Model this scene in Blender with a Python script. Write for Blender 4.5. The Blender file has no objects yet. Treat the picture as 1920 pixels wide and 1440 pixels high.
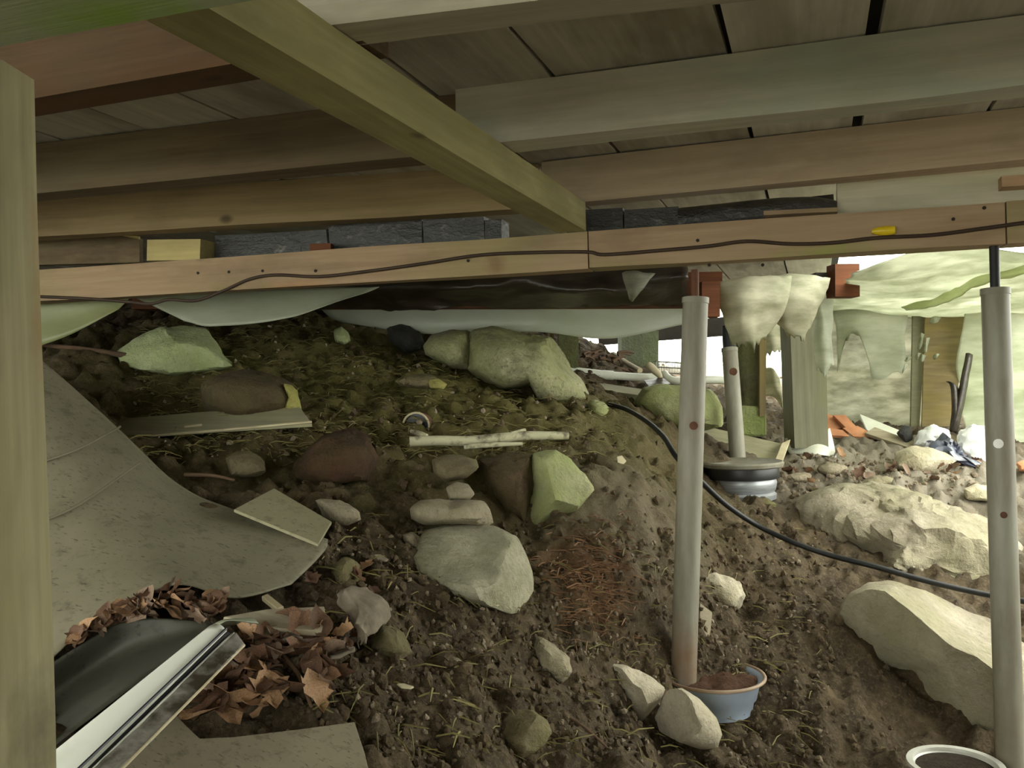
import bpy, bmesh, math, random
import numpy as np
from mathutils import Vector, Matrix

# ------------------------------------------------------------------ camera, sky, exposure
SC = bpy.context.scene
COL = SC.collection
F = 1676.0                                   # focal length in pixels of the 1920 wide frame
CZ = 1.15                                    # height of the eye
YAW, ROLL = math.radians(18.7), math.radians(-1.5)
cam_data = bpy.data.cameras.new('camera')
cam = bpy.data.objects.new('camera', cam_data)
COL.objects.link(cam)
cam_data.sensor_width = 36.0
cam_data.lens = 36.0 * F / 1920.0
cam_data.clip_start = 0.02
CM = Matrix.Translation((0, 0, CZ)) @ Matrix.Rotation(YAW, 4, 'Z') @ Matrix.Rotation(math.pi / 2, 4, 'X') @ Matrix.Rotation(ROLL, 4, 'Z')
cam.matrix_world = CM
SC.camera = cam

world = bpy.data.worlds.new('sky')
SC.world = world
world.use_nodes = True
bg = world.node_tree.nodes['Background']
bg.inputs['Color'].default_value = (0.98, 1.0, 0.89, 1)
bg.inputs['Strength'].default_value = 7.0
SC.view_settings.view_transform = 'Standard'
SC.view_settings.look = 'None'
SC.view_settings.gamma = 1.0
SC.view_settings.use_curve_mapping = False
SC.view_settings.exposure = 0.12
SC.cycles.max_bounces = 8
SC.cycles.diffuse_bounces = 6
SC.cycles.sample_clamp_indirect = 8.0

RNG = random.Random(7)
NP = np.random.default_rng(7)

# ------------------------------------------------------------------ measuring helpers
MW = np.array(CM)
RM, C0 = MW[:3, :3], MW[:3, 3]

def at(px, py, D):
    """World point that lies D metres ahead of the lens in the direction of a pixel."""
    return Vector((RM @ np.array([(px - 960) / F * D, -(py - 720) / F * D, -D]) + C0).tolist())

def atz(px, py, h):
    """World point at height h over the eye in the direction of a pixel."""
    d = RM @ np.array([(px - 960) / F, -(py - 720) / F, -1.0])
    return Vector((C0 + d * (h / d[2])).tolist())

# ------------------------------------------------------------------ noise
def _hash(ix, iy, iz, seed):
    h = (ix.astype(np.int64) * 374761393 + iy.astype(np.int64) * 668265263 + iz.astype(np.int64) * 2147483647 + seed * 974634777) & 0xffffffff
    h = ((h ^ (h >> 13)) * 1274126177) & 0xffffffff
    h = h ^ (h >> 16)
    return (h & 0xffff) / 65535.0 * 2 - 1

def vnoise(p, seed=0):
    i = np.floor(p).astype(np.int64)
    f = p - i
    f = f * f * (3 - 2 * f)
    out = 0
    for dx in (0, 1):
        wx = f[:, 0] if dx else 1 - f[:, 0]
        for dy in (0, 1):
            wy = f[:, 1] if dy else 1 - f[:, 1]
            for dz in (0, 1):
                wz = f[:, 2] if dz else 1 - f[:, 2]
                out = out + wx * wy * wz * _hash(i[:, 0] + dx, i[:, 1] + dy, i[:, 2] + dz, seed)
    return out

def fbm(p, octs=4, seed=0, gain=0.5):
    a, s, o = 1.0, 1.0, 0
    for k in range(octs):
        o = o + a * vnoise(p * s + 13.7 * k, seed + k)
        a *= gain
        s *= 2.03
    return o

# ------------------------------------------------------------------ materials
def _new(name):
    m = bpy.data.materials.new(name)
    m.use_nodes = True
    nt = m.node_tree
    b = nt.nodes['Principled BSDF']
    return m, nt, b

def N(nt, t, **kw):
    n = nt.nodes.new(t)
    for k, v in kw.items():
        setattr(n, k, v)
    return n

def ramp(nt, fac, stops):
    r = N(nt, 'ShaderNodeValToRGB')
    el = r.color_ramp.elements
    while len(el) < len(stops):
        el.new(0.5)
    for e, (p, c) in zip(el, stops):
        e.position = p
        e.color = (*c, 1) if len(c) == 3 else c
    nt.links.new(fac, r.inputs[0])
    return r.outputs[0]

def mixc(nt, fac, a, b, mode='MIX'):
    m = N(nt, 'ShaderNodeMix', data_type='RGBA', blend_type=mode)
    for sock, v in ((m.inputs[0], fac), (m.inputs[6], a), (m.inputs[7], b)):
        if hasattr(v, 'is_output'):
            nt.links.new(v, sock)
        else:
            sock.default_value = v if isinstance(v, (int, float)) else (*v, 1)
    return m.outputs[2]

def noise(nt, vec, scale, detail=4, rough=0.55):
    n = N(nt, 'ShaderNodeTexNoise')
    n.inputs['Scale'].default_value = scale
    n.inputs['Detail'].default_value = detail
    n.inputs['Roughness'].default_value = rough
    nt.links.new(vec, n.inputs['Vector'])
    return n.outputs['Fac']

def bump(nt, b, h, strength, dist=0.01):
    n = N(nt, 'ShaderNodeBump')
    n.inputs['Strength'].default_value = strength
    n.inputs['Distance'].default_value = dist
    nt.links.new(h, n.inputs['Height'])
    nt.links.new(n.outputs[0], b.inputs['Normal'])

def coords(nt, kind='Object', scale=(1, 1, 1), rnd=True):
    t = N(nt, 'ShaderNodeTexCoord')
    mp = N(nt, 'ShaderNodeMapping')
    mp.inputs['Scale'].default_value = scale
    nt.links.new(t.outputs[kind], mp.inputs[0])
    if not rnd:
        return mp.outputs[0]
    oi = N(nt, 'ShaderNodeObjectInfo')
    mul = N(nt, 'ShaderNodeMath', operation='MULTIPLY')
    mul.inputs[1].default_value = 37.0
    nt.links.new(oi.outputs['Random'], mul.inputs[0])
    add = N(nt, 'ShaderNodeVectorMath', operation='ADD')
    nt.links.new(mp.outputs[0], add.inputs[0])
    nt.links.new(mul.outputs[0], add.inputs[1])
    return add.outputs[0]

def stain_spots(nt, col, spots):
    for pt_, r_, c_, a_, sq in spots:            # stains with a place of their own
        gm = N(nt, 'ShaderNodeNewGeometry').outputs['Position']
        sb = N(nt, 'ShaderNodeVectorMath', operation='SUBTRACT')
        nt.links.new(gm, sb.inputs[0])
        sb.inputs[1].default_value = pt_
        ml = N(nt, 'ShaderNodeVectorMath', operation='MULTIPLY')
        nt.links.new(sb.outputs[0], ml.inputs[0])
        ml.inputs[1].default_value = sq
        ln = N(nt, 'ShaderNodeVectorMath', operation='LENGTH')
        nt.links.new(ml.outputs[0], ln.inputs[0])
        nz = N(nt, 'ShaderNodeMath', operation='MULTIPLY_ADD')
        nt.links.new(noise(nt, gm, 14, 4, 0.65), nz.inputs[0])
        nz.inputs[1].default_value = r_ * 1.2
        nt.links.new(ln.outputs['Value'], nz.inputs[2])
        mr = N(nt, 'ShaderNodeMapRange')
        nt.links.new(nz.outputs[0], mr.inputs[0])
        for q, val in zip((1, 2, 3, 4), (r_ * 0.7, r_ * 1.6, a_, 0.0)):
            mr.inputs[q].default_value = val
        col = mixc(nt, mr.outputs[0], col, c_)
    return col

def wood(name, c1, c2, stain=(0.10, 0.13, 0.03), amt=0.0, knots=True, rough=0.85, blotch=(0.05, 0.04, 0.02), bamt=0.25, spots=()):
    m, nt, b = _new(name)
    v = coords(nt, scale=(1.2, 26, 26))
    g = noise(nt, v, 1.6, 6, 0.62)
    col = ramp(nt, g, [(0.28, c2), (0.52, tuple((a + d) / 2 for a, d in zip(c1, c2))), (0.72, c1)])
    v2 = coords(nt, scale=(1, 2.2, 2.2))
    bl = noise(nt, v2, 3.0, 4, 0.6)
    col = mixc(nt, ramp(nt, bl, [(0.5, (0, 0, 0)), (0.78, (bamt,) * 3)]), col, blotch)
    if knots:
        vo = N(nt, 'ShaderNodeTexVoronoi')
        vo.inputs['Scale'].default_value = 2.4
        v3 = coords(nt, scale=(1, 1.6, 1.6))
        nt.links.new(v3, vo.inputs['Vector'])
        k = ramp(nt, vo.outputs['Distance'], [(0.03, (0.85,) * 3), (0.075, (0, 0, 0))])
        col = mixc(nt, k, col, tuple(x * 0.28 for x in c2))
    if amt > 0:
        sn = noise(nt, coords(nt, scale=(1, 3, 3)), 2.1, 3, 0.6)
        col = mixc(nt, ramp(nt, sn, [(0.47, (0, 0, 0)), (0.66, (amt,) * 3)]), col, stain)
    col = stain_spots(nt, col, spots)
    nt.links.new(col, b.inputs['Base Color'])
    b.inputs['Roughness'].default_value = rough
    b.inputs['Specular IOR Level'].default_value = 0.25
    bump(nt, b, g, 0.35, 0.004)
    return m

def stone(name, c1, c2, moss=(0.10, 0.15, 0.02), amt=0.0, scale=7, up=0.0, speck=0.3, rough=0.9):
    m, nt, b = _new(name)
    v = coords(nt)
    n1 = noise(nt, v, scale, 8, 0.68)
    col = ramp(nt, n1, [(0.3, c2), (0.62, c1)])
    n2 = noise(nt, v, scale * 9, 3, 0.7)
    col = mixc(nt, ramp(nt, n2, [(0.52, (0, 0, 0)), (0.7, (speck,) * 3)]), col, tuple(x * 0.35 for x in c2))
    n4 = noise(nt, v, scale * 5, 3, 0.7)
    col = mixc(nt, ramp(nt, n4, [(0.55, (0, 0, 0)), (0.7, (speck * 0.8,) * 3)]), col, tuple(min(1, x * 1.35) for x in c1))
    if amt > 0:
        n3 = noise(nt, v, scale * 0.55, 5, 0.65)
        k = ramp(nt, n3, [(0.5 - amt * 0.35, (0, 0, 0)), (0.72 - amt * 0.3, (min(1, amt + 0.25),) * 3)])
        col = mixc(nt, k, col, moss)  # moss, and partly green foliage light put into the colour
    nt.links.new(col, b.inputs['Base Color'])
    b.inputs['Roughness'].default_value = rough
    b.inputs['Specular IOR Level'].default_value = 0.2
    ad = N(nt, 'ShaderNodeMath', operation='MULTIPLY_ADD')
    nt.links.new(n2, ad.inputs[0])
    ad.inputs[1].default_value = 0.25
    nt.links.new(n1, ad.inputs[2])
    bump(nt, b, ad.outputs[0], 1.0, 0.03)
    return m

def sheet_mat(name, c1, c2, dirt, scale=3):
    m, nt, b = _new(name)
    v = coords(nt)
    col = ramp(nt, noise(nt, v, scale, 6, 0.65), [(0.35, c2), (0.65, c1)])
    col = mixc(nt, ramp(nt, noise(nt, v, scale * 7, 5, 0.7), [(0.54, (0, 0, 0)), (0.68, (0.75,) * 3)]), col, dirt)
    col = mixc(nt, ramp(nt, noise(nt, coords(nt, scale=(1, 3, 2)), scale * 16, 3, 0.6), [(0.60, (0, 0, 0)), (0.70, (0.8,) * 3)]), col, tuple(x * .6 for x in dirt))
    nt.links.new(col, b.inputs['Base Color'])
    b.inputs['Roughness'].default_value = 0.6
    b.inputs['Specular IOR Level'].default_value = 0.3
    return m

def plain(name, c1, c2=None, rough=0.6, metal=0.0, scale=8, spec=0.3, bmp=0.1, stretch=(1, 1, 1), lo=0.35, hi=0.65, spots=()):
    m, nt, b = _new(name)
    if c2 is None:
        c2 = tuple(x * 0.7 for x in c1)
    n1 = noise(nt, coords(nt, scale=stretch), scale, 6, 0.62)
    col = stain_spots(nt, ramp(nt, n1, [(lo, c2), (hi, c1)]), spots)
    nt.links.new(col, b.inputs['Base Color'])
    b.inputs['Roughness'].default_value = rough
    b.inputs['Metallic'].default_value = metal
    b.inputs['Specular IOR Level'].default_value = spec
    if bmp:
        bump(nt, b, n1, bmp, 0.01)
    return m

def film(name, col, col2, trans=0.5, clear=0.15, scale=5, rough=0.4):
    """Thin polythene or cloth: part diffuse, part translucent, part clear."""
    m, nt, b = _new(name)
    n1 = noise(nt, coords(nt, scale=(.5, .35, 1.6)), scale * 2, 6, 0.65)
    c = ramp(nt, n1, [(0.35, col2), (0.65, col)])
    nt.links.new(c, b.inputs['Base Color'])
    b.inputs['Roughness'].default_value = rough
    tr = N(nt, 'ShaderNodeBsdfTranslucent')
    nt.links.new(c, tr.inputs[0])
    mx = N(nt, 'ShaderNodeMixShader')
    mx.inputs[0].default_value = trans
    nt.links.new(b.outputs[0], mx.inputs[1])
    nt.links.new(tr.outputs[0], mx.inputs[2])
    tp = N(nt, 'ShaderNodeBsdfTransparent')
    mx2 = N(nt, 'ShaderNodeMixShader')
    mx2.inputs[0].default_value = clear
    nt.links.new(mx.outputs[0], mx2.inputs[1])
    nt.links.new(tp.outputs[0], mx2.inputs[2])
    nt.links.new(mx2.outputs[0], nt.nodes['Material Output'].inputs[0])
    return m

# ------------------------------------------------------------------ object helpers
def link(name, me, mat=None, parent=None, smooth=False):
    o = bpy.data.objects.new(name, me)
    COL.objects.link(o)
    if mat:
        me.materials.append(mat)
    if smooth:
        me.polygons.foreach_set('use_smooth', [True] * len(me.polygons))
    if parent:
        o.parent = parent
        o.matrix_parent_inverse = parent.matrix_world.inverted()
    return o

def tag(o, label, cat, group=None):
    o['label'] = label
    o['category'] = cat
    if group:
        o['group'] = group
    return o

def empty(name, loc):
    o = bpy.data.objects.new(name, None)
    COL.objects.link(o)
    o.matrix_world = Matrix.Translation(loc)
    o.empty_display_size = 0.05
    return o

def mesh_of(name, verts, faces):
    me = bpy.data.meshes.new(name)
    me.from_pydata([tuple(v) for v in verts], [], faces)
    me.update()
    return me

def from_bm(name, bm):
    me = bpy.data.meshes.new(name)
    bmesh.ops.recalc_face_normals(bm, faces=bm.faces)
    bm.to_mesh(me)
    bm.free()
    return me

def timber(name, A, B, w, d, mat, parent=None, wob=0.003, bev=0.004, seed=0, up=None):
    """Sawn timber: A-B is its near bottom edge, w goes away from the eye, d goes up."""
    A, B = Vector(A), Vector(B)
    x = (B - A).normalized()
    u = Vector(up) if up else Vector((0, 0, 1))
    y = u.cross(x).normalized()
    z = x.cross(y)
    L = (B - A).length
    bm = bmesh.new()
    n = max(2, int(L / 0.12))
    rings = []
    for i in range(n + 1):
        t = i / n * L
        p = np.array([[t * 2.1 + seed, k * 3.3, seed * 1.7] for k in range(4)])
        j = vnoise(p, seed) * wob
        k2 = vnoise(p + 9.1, seed) * wob
        rings.append([bm.verts.new((t, yy + a, zz + b2)) for (yy, zz), a, b2 in zip(((0, 0), (w, 0), (w, d), (0, d)), j, k2)])
    for r0, r1 in zip(rings, rings[1:]):
        for k in range(4):
            bm.faces.new((r0[k], r0[(k + 1) % 4], r1[(k + 1) % 4], r1[k]))
    bm.faces.new(rings[0][::-1])
    bm.faces.new(rings[-1])
    if bev:
        sharp = [e for e in bm.edges if len(e.link_faces) == 2 and e.calc_face_angle(0) > 0.8]
        bmesh.ops.bevel(bm, geom=sharp, offset=bev, segments=2, affect='EDGES')
    me = from_bm(name, bm)
    o = link(name, me, mat)
    o.matrix_world = Matrix((( x.x, y.x, z.x, A.x), (x.y, y.y, z.y, A.y), (x.z, y.z, z.z, A.z), (0, 0, 0, 1)))
    if parent:
        o.parent = parent
        o.matrix_parent_inverse = parent.matrix_world.inverted()
    return o

def tube(name, pts, r, mat, parent=None, sides=10, smooth=True, caps=True, steps=6):
    """Round bar through points; r is one radius or one per point."""
    P = [Vector(p) for p in pts]
    rr = r if isinstance(r, (list, tuple)) else [r] * len(P)
    if len(P) > 2 and steps > 1:
        Q, R2 = [], []
        for i in range(len(P) - 1):
            p0, p1, p2, p3 = P[max(0, i - 1)], P[i], P[i + 1], P[min(len(P) - 1, i + 2)]
            for s in range(steps):
                t = s / steps
                Q.append(0.5 * ((2 * p1) + (p2 - p0) * t + (2 * p0 - 5 * p1 + 4 * p2 - p3) * t * t + (3 * p1 - p0 - 3 * p2 + p3) * t ** 3))
                R2.append(rr[i] + (rr[i + 1] - rr[i]) * t)
        Q.append(P[-1])
        R2.append(rr[-1])
        P, rr = Q, R2
    O = P[0].copy()
    bm = bmesh.new()
    rings = []
    nrm = None
    for i, p in enumerate(P):
        t = (P[min(i + 1, len(P) - 1)] - P[max(i - 1, 0)]).normalized()
        if nrm is None:
            nrm = t.orthogonal().normalized()
        nrm = (nrm - t * nrm.dot(t)).normalized()
        b = t.cross(nrm)
        rings.append([bm.verts.new(p - O + (nrm * math.cos(a) + b * math.sin(a)) * rr[i]) for a in (2 * math.pi * k / sides for k in range(sides))])
    for r0, r1 in zip(rings, rings[1:]):
        for k in range(sides):
            bm.faces.new((r0[k], r0[(k + 1) % sides], r1[(k + 1) % sides], r1[k]))
    if caps:
        bm.faces.new(rings[0][::-1])
        bm.faces.new(rings[-1])
    me = from_bm(name, bm)
    o = link(name, me, mat, smooth=smooth)
    if smooth and caps:
        me.set_sharp_from_angle(angle=0.9)
    o.matrix_world = Matrix.Translation(O)
    if parent:
        o.parent = parent
        o.matrix_parent_inverse = parent.matrix_world.inverted()
    return o

def lathe(name, c, prof, mat, parent=None, seg=40, squash=1.0, ring=False):
    bm = bmesh.new()
    rings = [[bm.verts.new((r * math.cos(2 * math.pi * k / seg), r * math.sin(2 * math.pi * k / seg) * squash, z)) for k in range(seg)] for r, z in prof]
    for r0, r1 in zip(rings, rings[1:]):
        for k in range(seg):
            bm.faces.new((r0[k], r0[(k + 1) % seg], r1[(k + 1) % seg], r1[k]))
    if ring:
        for k in range(seg):
            bm.faces.new((rings[-1][k], rings[-1][(k + 1) % seg], rings[0][(k + 1) % seg], rings[0][k]))
    elif prof[0][0] > 1e-4:
        bm.faces.new(rings[0][::-1])
    if prof[-1][0] > 1e-4 and not ring:
        bm.faces.new(rings[-1])
    bmesh.ops.remove_doubles(bm, verts=bm.verts, dist=1e-5)
    me = from_bm(name, bm)
    o = link(name, me, mat, smooth=True)
    me.set_sharp_from_angle(angle=0.9)
    o.matrix_world = Matrix.Translation(c)
    if parent:
        o.parent = parent
        o.matrix_parent_inverse = parent.matrix_world.inverted()
    return o

def _cr(P, t):
    n = len(P) - 1
    x = min(max(t, 0), 1) * n
    i = min(int(x), n - 1)
    t = x - i
    p1, p2 = P[i], P[i + 1]
    p0 = P[i - 1] if i > 0 else 2 * p1 - p2
    p3 = P[i + 2] if i + 2 <= n else 2 * p2 - p1
    return 0.5 * ((2 * p1) + (p2 - p0) * t + (2 * p0 - 5 * p1 + 4 * p2 - p3) * t * t + (3 * p1 - p0 - 3 * p2 + p3) * t ** 3)

def patch(name, rows, mat, nu=24, nv=12, thick=0.002, parent=None, wob=0.0, wscale=4.0, seed=0, linear_v=False, ragged=0.0):
    """Bent sheet through rows of measured points (pixel, pixel, metres ahead); real thickness."""
    R = [[np.array(at(*p)) for p in row] for row in rows]
    us = np.linspace(0, 1, nu)
    cols = [[_cr(row, u) for u in us] for row in R]
    V = []
    for j in range(nv):
        v = j / (nv - 1)
        for i in range(nu):
            c = [cols[k][i] for k in range(len(R))]
            if linear_v:
                x = v * (len(R) - 1)
                k = min(int(x), len(R) - 2)
                V.append(c[k] + (c[k + 1] - c[k]) * (x - k))
            else:
                V.append(_cr(c, v))
    V = np.array(V).reshape(nv, nu, 3)
    if ragged:
        rg = vnoise(np.stack([us * 14, us * 0 + seed, us * 0], 1), seed) * ragged + vnoise(np.stack([us * 37, us * 0 + seed, us * 0], 1), seed + 3) * ragged * 0.5
        V[-1, :, 2] += rg
    V = V.reshape(-1, 3)
    if wob:
        q = V * wscale
        V = V + np.stack([fbm(q, 3, seed), fbm(q, 3, seed + 5), fbm(q, 3, seed + 9)], 1) * wob
    O = V.mean(0)
    faces = [(j * nu + i, j * nu + i + 1, (j + 1) * nu + i + 1, (j + 1) * nu + i) for j in range(nv - 1) for i in range(nu - 1)]
    o = link(name, mesh_of(name, V - O, faces), mat, smooth=True)
    o.matrix_world = Matrix.Translation(O.tolist())
    if thick:
        s = o.modifiers.new('thickness', 'SOLIDIFY')
        s.thickness = thick
        s.offset = 0
    if parent:
        o.parent = parent
        o.matrix_parent_inverse = parent.matrix_world.inverted()
    return o

def slab(name, pts, thick, mat, parent=None, down=None, wob=0.0, bev=0.0015):
    """Flat rigid board from a measured outline, thick along `down`."""
    P = [Vector(at(*p)) if len(p) == 3 else Vector(p) for p in pts]
    O = sum(P, Vector()) / len(P)
    nrm = Vector()
    for a, b in zip(P, P[1:] + P[:1]):
        nrm += (a - O).cross(b - O)
    nrm.normalize()
    if nrm.z < 0:
        nrm = -nrm
    dn = Vector(down) if down else -nrm
    P = [p - nrm * (p - O).dot(nrm) for p in P]
    bm = bmesh.new()
    top = [bm.verts.new(p - O) for p in P]
    f = bm.faces.new(top)
    ex = bmesh.ops.extrude_face_region(bm, geom=[f])
    bmesh.ops.translate(bm, verts=[g for g in ex['geom'] if isinstance(g, bmesh.types.BMVert)], vec=dn * thick)
    if bev:
        bmesh.ops.bevel(bm, geom=bm.edges[:], offset=bev, segments=1, affect='EDGES')
    bmesh.ops.triangulate(bm, faces=[f for f in bm.faces if len(f.verts) > 4])
    me = from_bm(name, bm)
    o = link(name, me, mat)
    o.matrix_world = Matrix.Translation(O)
    if parent:
        o.parent = parent
        o.matrix_parent_inverse = parent.matrix_world.inverted()
    return o

# ------------------------------------------------------------------ the ground
GP = [  # measured points: pixel, pixel, metres ahead
    (500, 1440, 1.40), (250, 1440, 1.36), (0, 1440, 1.28), (800, 1440, 1.65), (1000, 1440, 1.90), (1200, 1440, 2.10), (1400, 1440, 2.40), (1600, 1440, 2.52), (1800, 1440, 2.55),
    (520, 1300, 1.55), (330, 1150, 1.90), (120, 1300, 1.66), (200, 1060, 2.06), (420, 1130, 1.93), (600, 1060, 2.12), (80, 880, 2.42), (60, 700, 2.78), (300, 920, 2.42), (-150, 800, 2.5), (-100, 1200, 1.7),
    (735, 1210, 1.95), (620, 1200, 1.72), (850, 1250, 2.00), (985, 1400, 1.95), (1040, 1270, 2.33), (900, 1160, 2.25), (970, 1160, 2.35), (700, 1020, 2.35),
    (848, 985, 2.62), (770, 1030, 2.45), (455, 890, 2.66), (350, 850, 2.74), (630, 890, 2.78), (855, 900, 2.85), (1005, 1000, 2.85), (920, 900, 2.95),
    (390, 822, 3.0), (250, 838, 3.05), (480, 770, 3.12), (560, 800, 3.05), (330, 700, 3.50), (150, 660, 3.5), (100, 630, 3.8), (500, 690, 3.6), (640, 640, 4.3), (600, 606, 4.75), (300, 600, 4.4), (450, 600, 4.6), (760, 660, 4.4),
    (800, 730, 3.75), (900, 728, 4.05), (1000, 745, 4.05), (790, 800, 3.3), (910, 830, 3.2), (1060, 820, 3.35), (1150, 780, 3.85), (1120, 745, 4.15), (1000, 790, 3.5), (700, 740, 3.55), (600, 720, 3.55),
    (1120, 920, 2.95), (1200, 880, 3.15), (1260, 920, 3.15), (1150, 1000, 2.80), (1200, 1150, 2.65), (1100, 1080, 2.62), (1080, 1200, 2.45), (1260, 1040, 2.88),
    (1285, 1300, 2.70), (1200, 1345, 2.50), (1300, 1410, 2.45), (1400, 1364, 2.62), (1400, 1200, 2.95), (1380, 1130, 3.12), (1350, 980, 3.5), (1450, 1050, 3.35), (1500, 1300, 2.70), (1550, 1150, 3.05), (1600, 1350, 2.65), (1700, 1380, 2.72), (1850, 1420, 2.62),
    (1400, 930, 4.2), (1480, 970, 3.95), (1560, 1045, 3.65), (1700, 1085, 3.55), (1850, 1120, 3.45), (1950, 1180, 3.3), (1950, 1350, 2.85),
    (1250, 800, 4.35), (1190, 770, 4.5), (1330, 810, 4.7), (1240, 725, 5.6), (1130, 715, 5.4), (1080, 690, 5.6), (1300, 715, 6.2), (1180, 690, 6.2), (1330, 932, 4.12), (1455, 912, 4.35), (1390, 880, 4.9), (1500, 870, 4.6), (1600, 870, 4.7), (1800, 900, 4.5), (1500, 815, 5.4),
    (1600, 815, 5.6), (1750, 815, 5.6), (1900, 840, 5.3), (1700, 780, 6.4), (1550, 775, 6.4), (1950, 920, 4.4),
]
GW = [  # points outside the view, in metres: x, y, height over the eye
    (-0.9, 0.2, -0.75), (0, 0.3, -0.9), (0.8, 0.4, -1.05), (2.0, 0.5, -1.15), (0, -1, -0.95), (-2, -1, -0.8), (2, -1, -1.1), (-2.5, 0.5, -0.5), (-3, 2, -0.05), (-3.5, 3.5, 0.28), (-4.2, 1, 0.3),
    (2.2, 2.5, -1.1), (2.6, 4, -0.85), (3.0, 6, -0.6), (-3.2, 5.4, 0.70), (-2.0, 6.4, 0.60), (-4.5, 5, 0.74), (-1.3, 7.2, 0.0), (-2.8, 7.2, 0.7), (-0.2, 8.5, -0.05), (1.5, 9, -0.1), (3, 9, -0.2), (-4, 9, 0.4),
    (-6, -6, -0.9), (0, -6, -1.1), (6, -6, -1.3), (6, 2, -1.1), (6, 8, -0.4), (0, 14, 0.05), (-6, 14, 0.4), (6, 14, -0.1), (-7, 4, 0.9),
]
gpts = np.array([list(at(*p)) for p in GP] + [[x, y, CZ + h] for x, y, h in GW])
_d = np.linalg.norm(gpts[:, None, :2] - gpts[None, :, :2], axis=2)
_A = _d - np.eye(len(gpts)) * 0.02
_Pm = np.c_[np.ones(len(gpts)), gpts[:, :2]]
_M = np.block([[_A, _Pm], [_Pm.T, np.zeros((3, 3))]])
_w = np.linalg.solve(_M, np.r_[gpts[:, 2], 0, 0, 0])

def ground(x, y):
    x, y = np.atleast_1d(np.asarray(x, float)), np.atleast_1d(np.asarray(y, float))
    o = np.empty(len(x))
    for s in range(0, len(x), 20000):
        xs, ys = x[s:s + 20000], y[s:s + 20000]
        r = np.hypot(xs[:, None] - gpts[None, :, 0], ys[:, None] - gpts[None, :, 1])
        o[s:s + 20000] = r @ _w[:-3] + _w[-3] + _w[-2] * xs + _w[-1] * ys
    return o

def rough(x, y):
    q = np.stack([x, y, np.zeros_like(x)], 1)
    big = fbm(q * 3.2, 3, 3) * 0.028
    mid = np.abs(fbm(q * 11, 3, 21)) * 0.040
    clod = np.maximum(0, fbm(q * 26, 2, 31)) * 0.026
    fine = fbm(q * 60, 2, 41) * 0.006
    return big + mid + clod + fine - 0.024

_ts = np.linspace(0.9, 9, 700)
def gp(px, py):
    """Where the line of sight through a pixel first meets the ground; also its distance ahead."""
    d = RM @ np.array([(px - 960) / F, -(py - 720) / F, -1.0])
    P = C0[None] + d[None] * _ts[:, None]
    g = ground(P[:, 0], P[:, 1])
    k = np.nonzero(P[:, 2] <= g)[0]
    i = k[0] if len(k) else len(_ts) - 1
    return Vector((P[i, 0], P[i, 1], g[i])), float(_ts[i])

xs = np.r_[np.linspace(-9, -4.2, 10), np.arange(-4.0, 2.4, 0.0145), np.linspace(2.5, 9, 14)]
ys_ = np.r_[np.linspace(-7, 0.4, 14), np.arange(0.5, 3.6, 0.0145), np.arange(3.6, 7.5, 0.028), np.linspace(7.6, 16, 20)]
GX, GY = np.meshgrid(xs, ys_)
gx, gy = GX.ravel(), GY.ravel()
gz = ground(gx, gy) + rough(gx, gy)
nx, ny = len(xs), len(ys_)
idx = np.arange(nx * ny).reshape(ny, nx)
quads = np.stack([idx[:-1, :-1], idx[:-1, 1:], idx[1:, 1:], idx[1:, :-1]], -1).reshape(-1, 4)
fme = bpy.data.meshes.new('floor')
fme.vertices.add(nx * ny)
fme.vertices.foreach_set('co', np.stack([gx, gy, gz], 1).ravel())
fme.loops.add(quads.size)
fme.loops.foreach_set('vertex_index', quads.ravel())
fme.polygons.add(len(quads))
fme.polygons.foreach_set('loop_start', np.arange(0, quads.size, 4))
fme.update(calc_edges=True)

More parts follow.
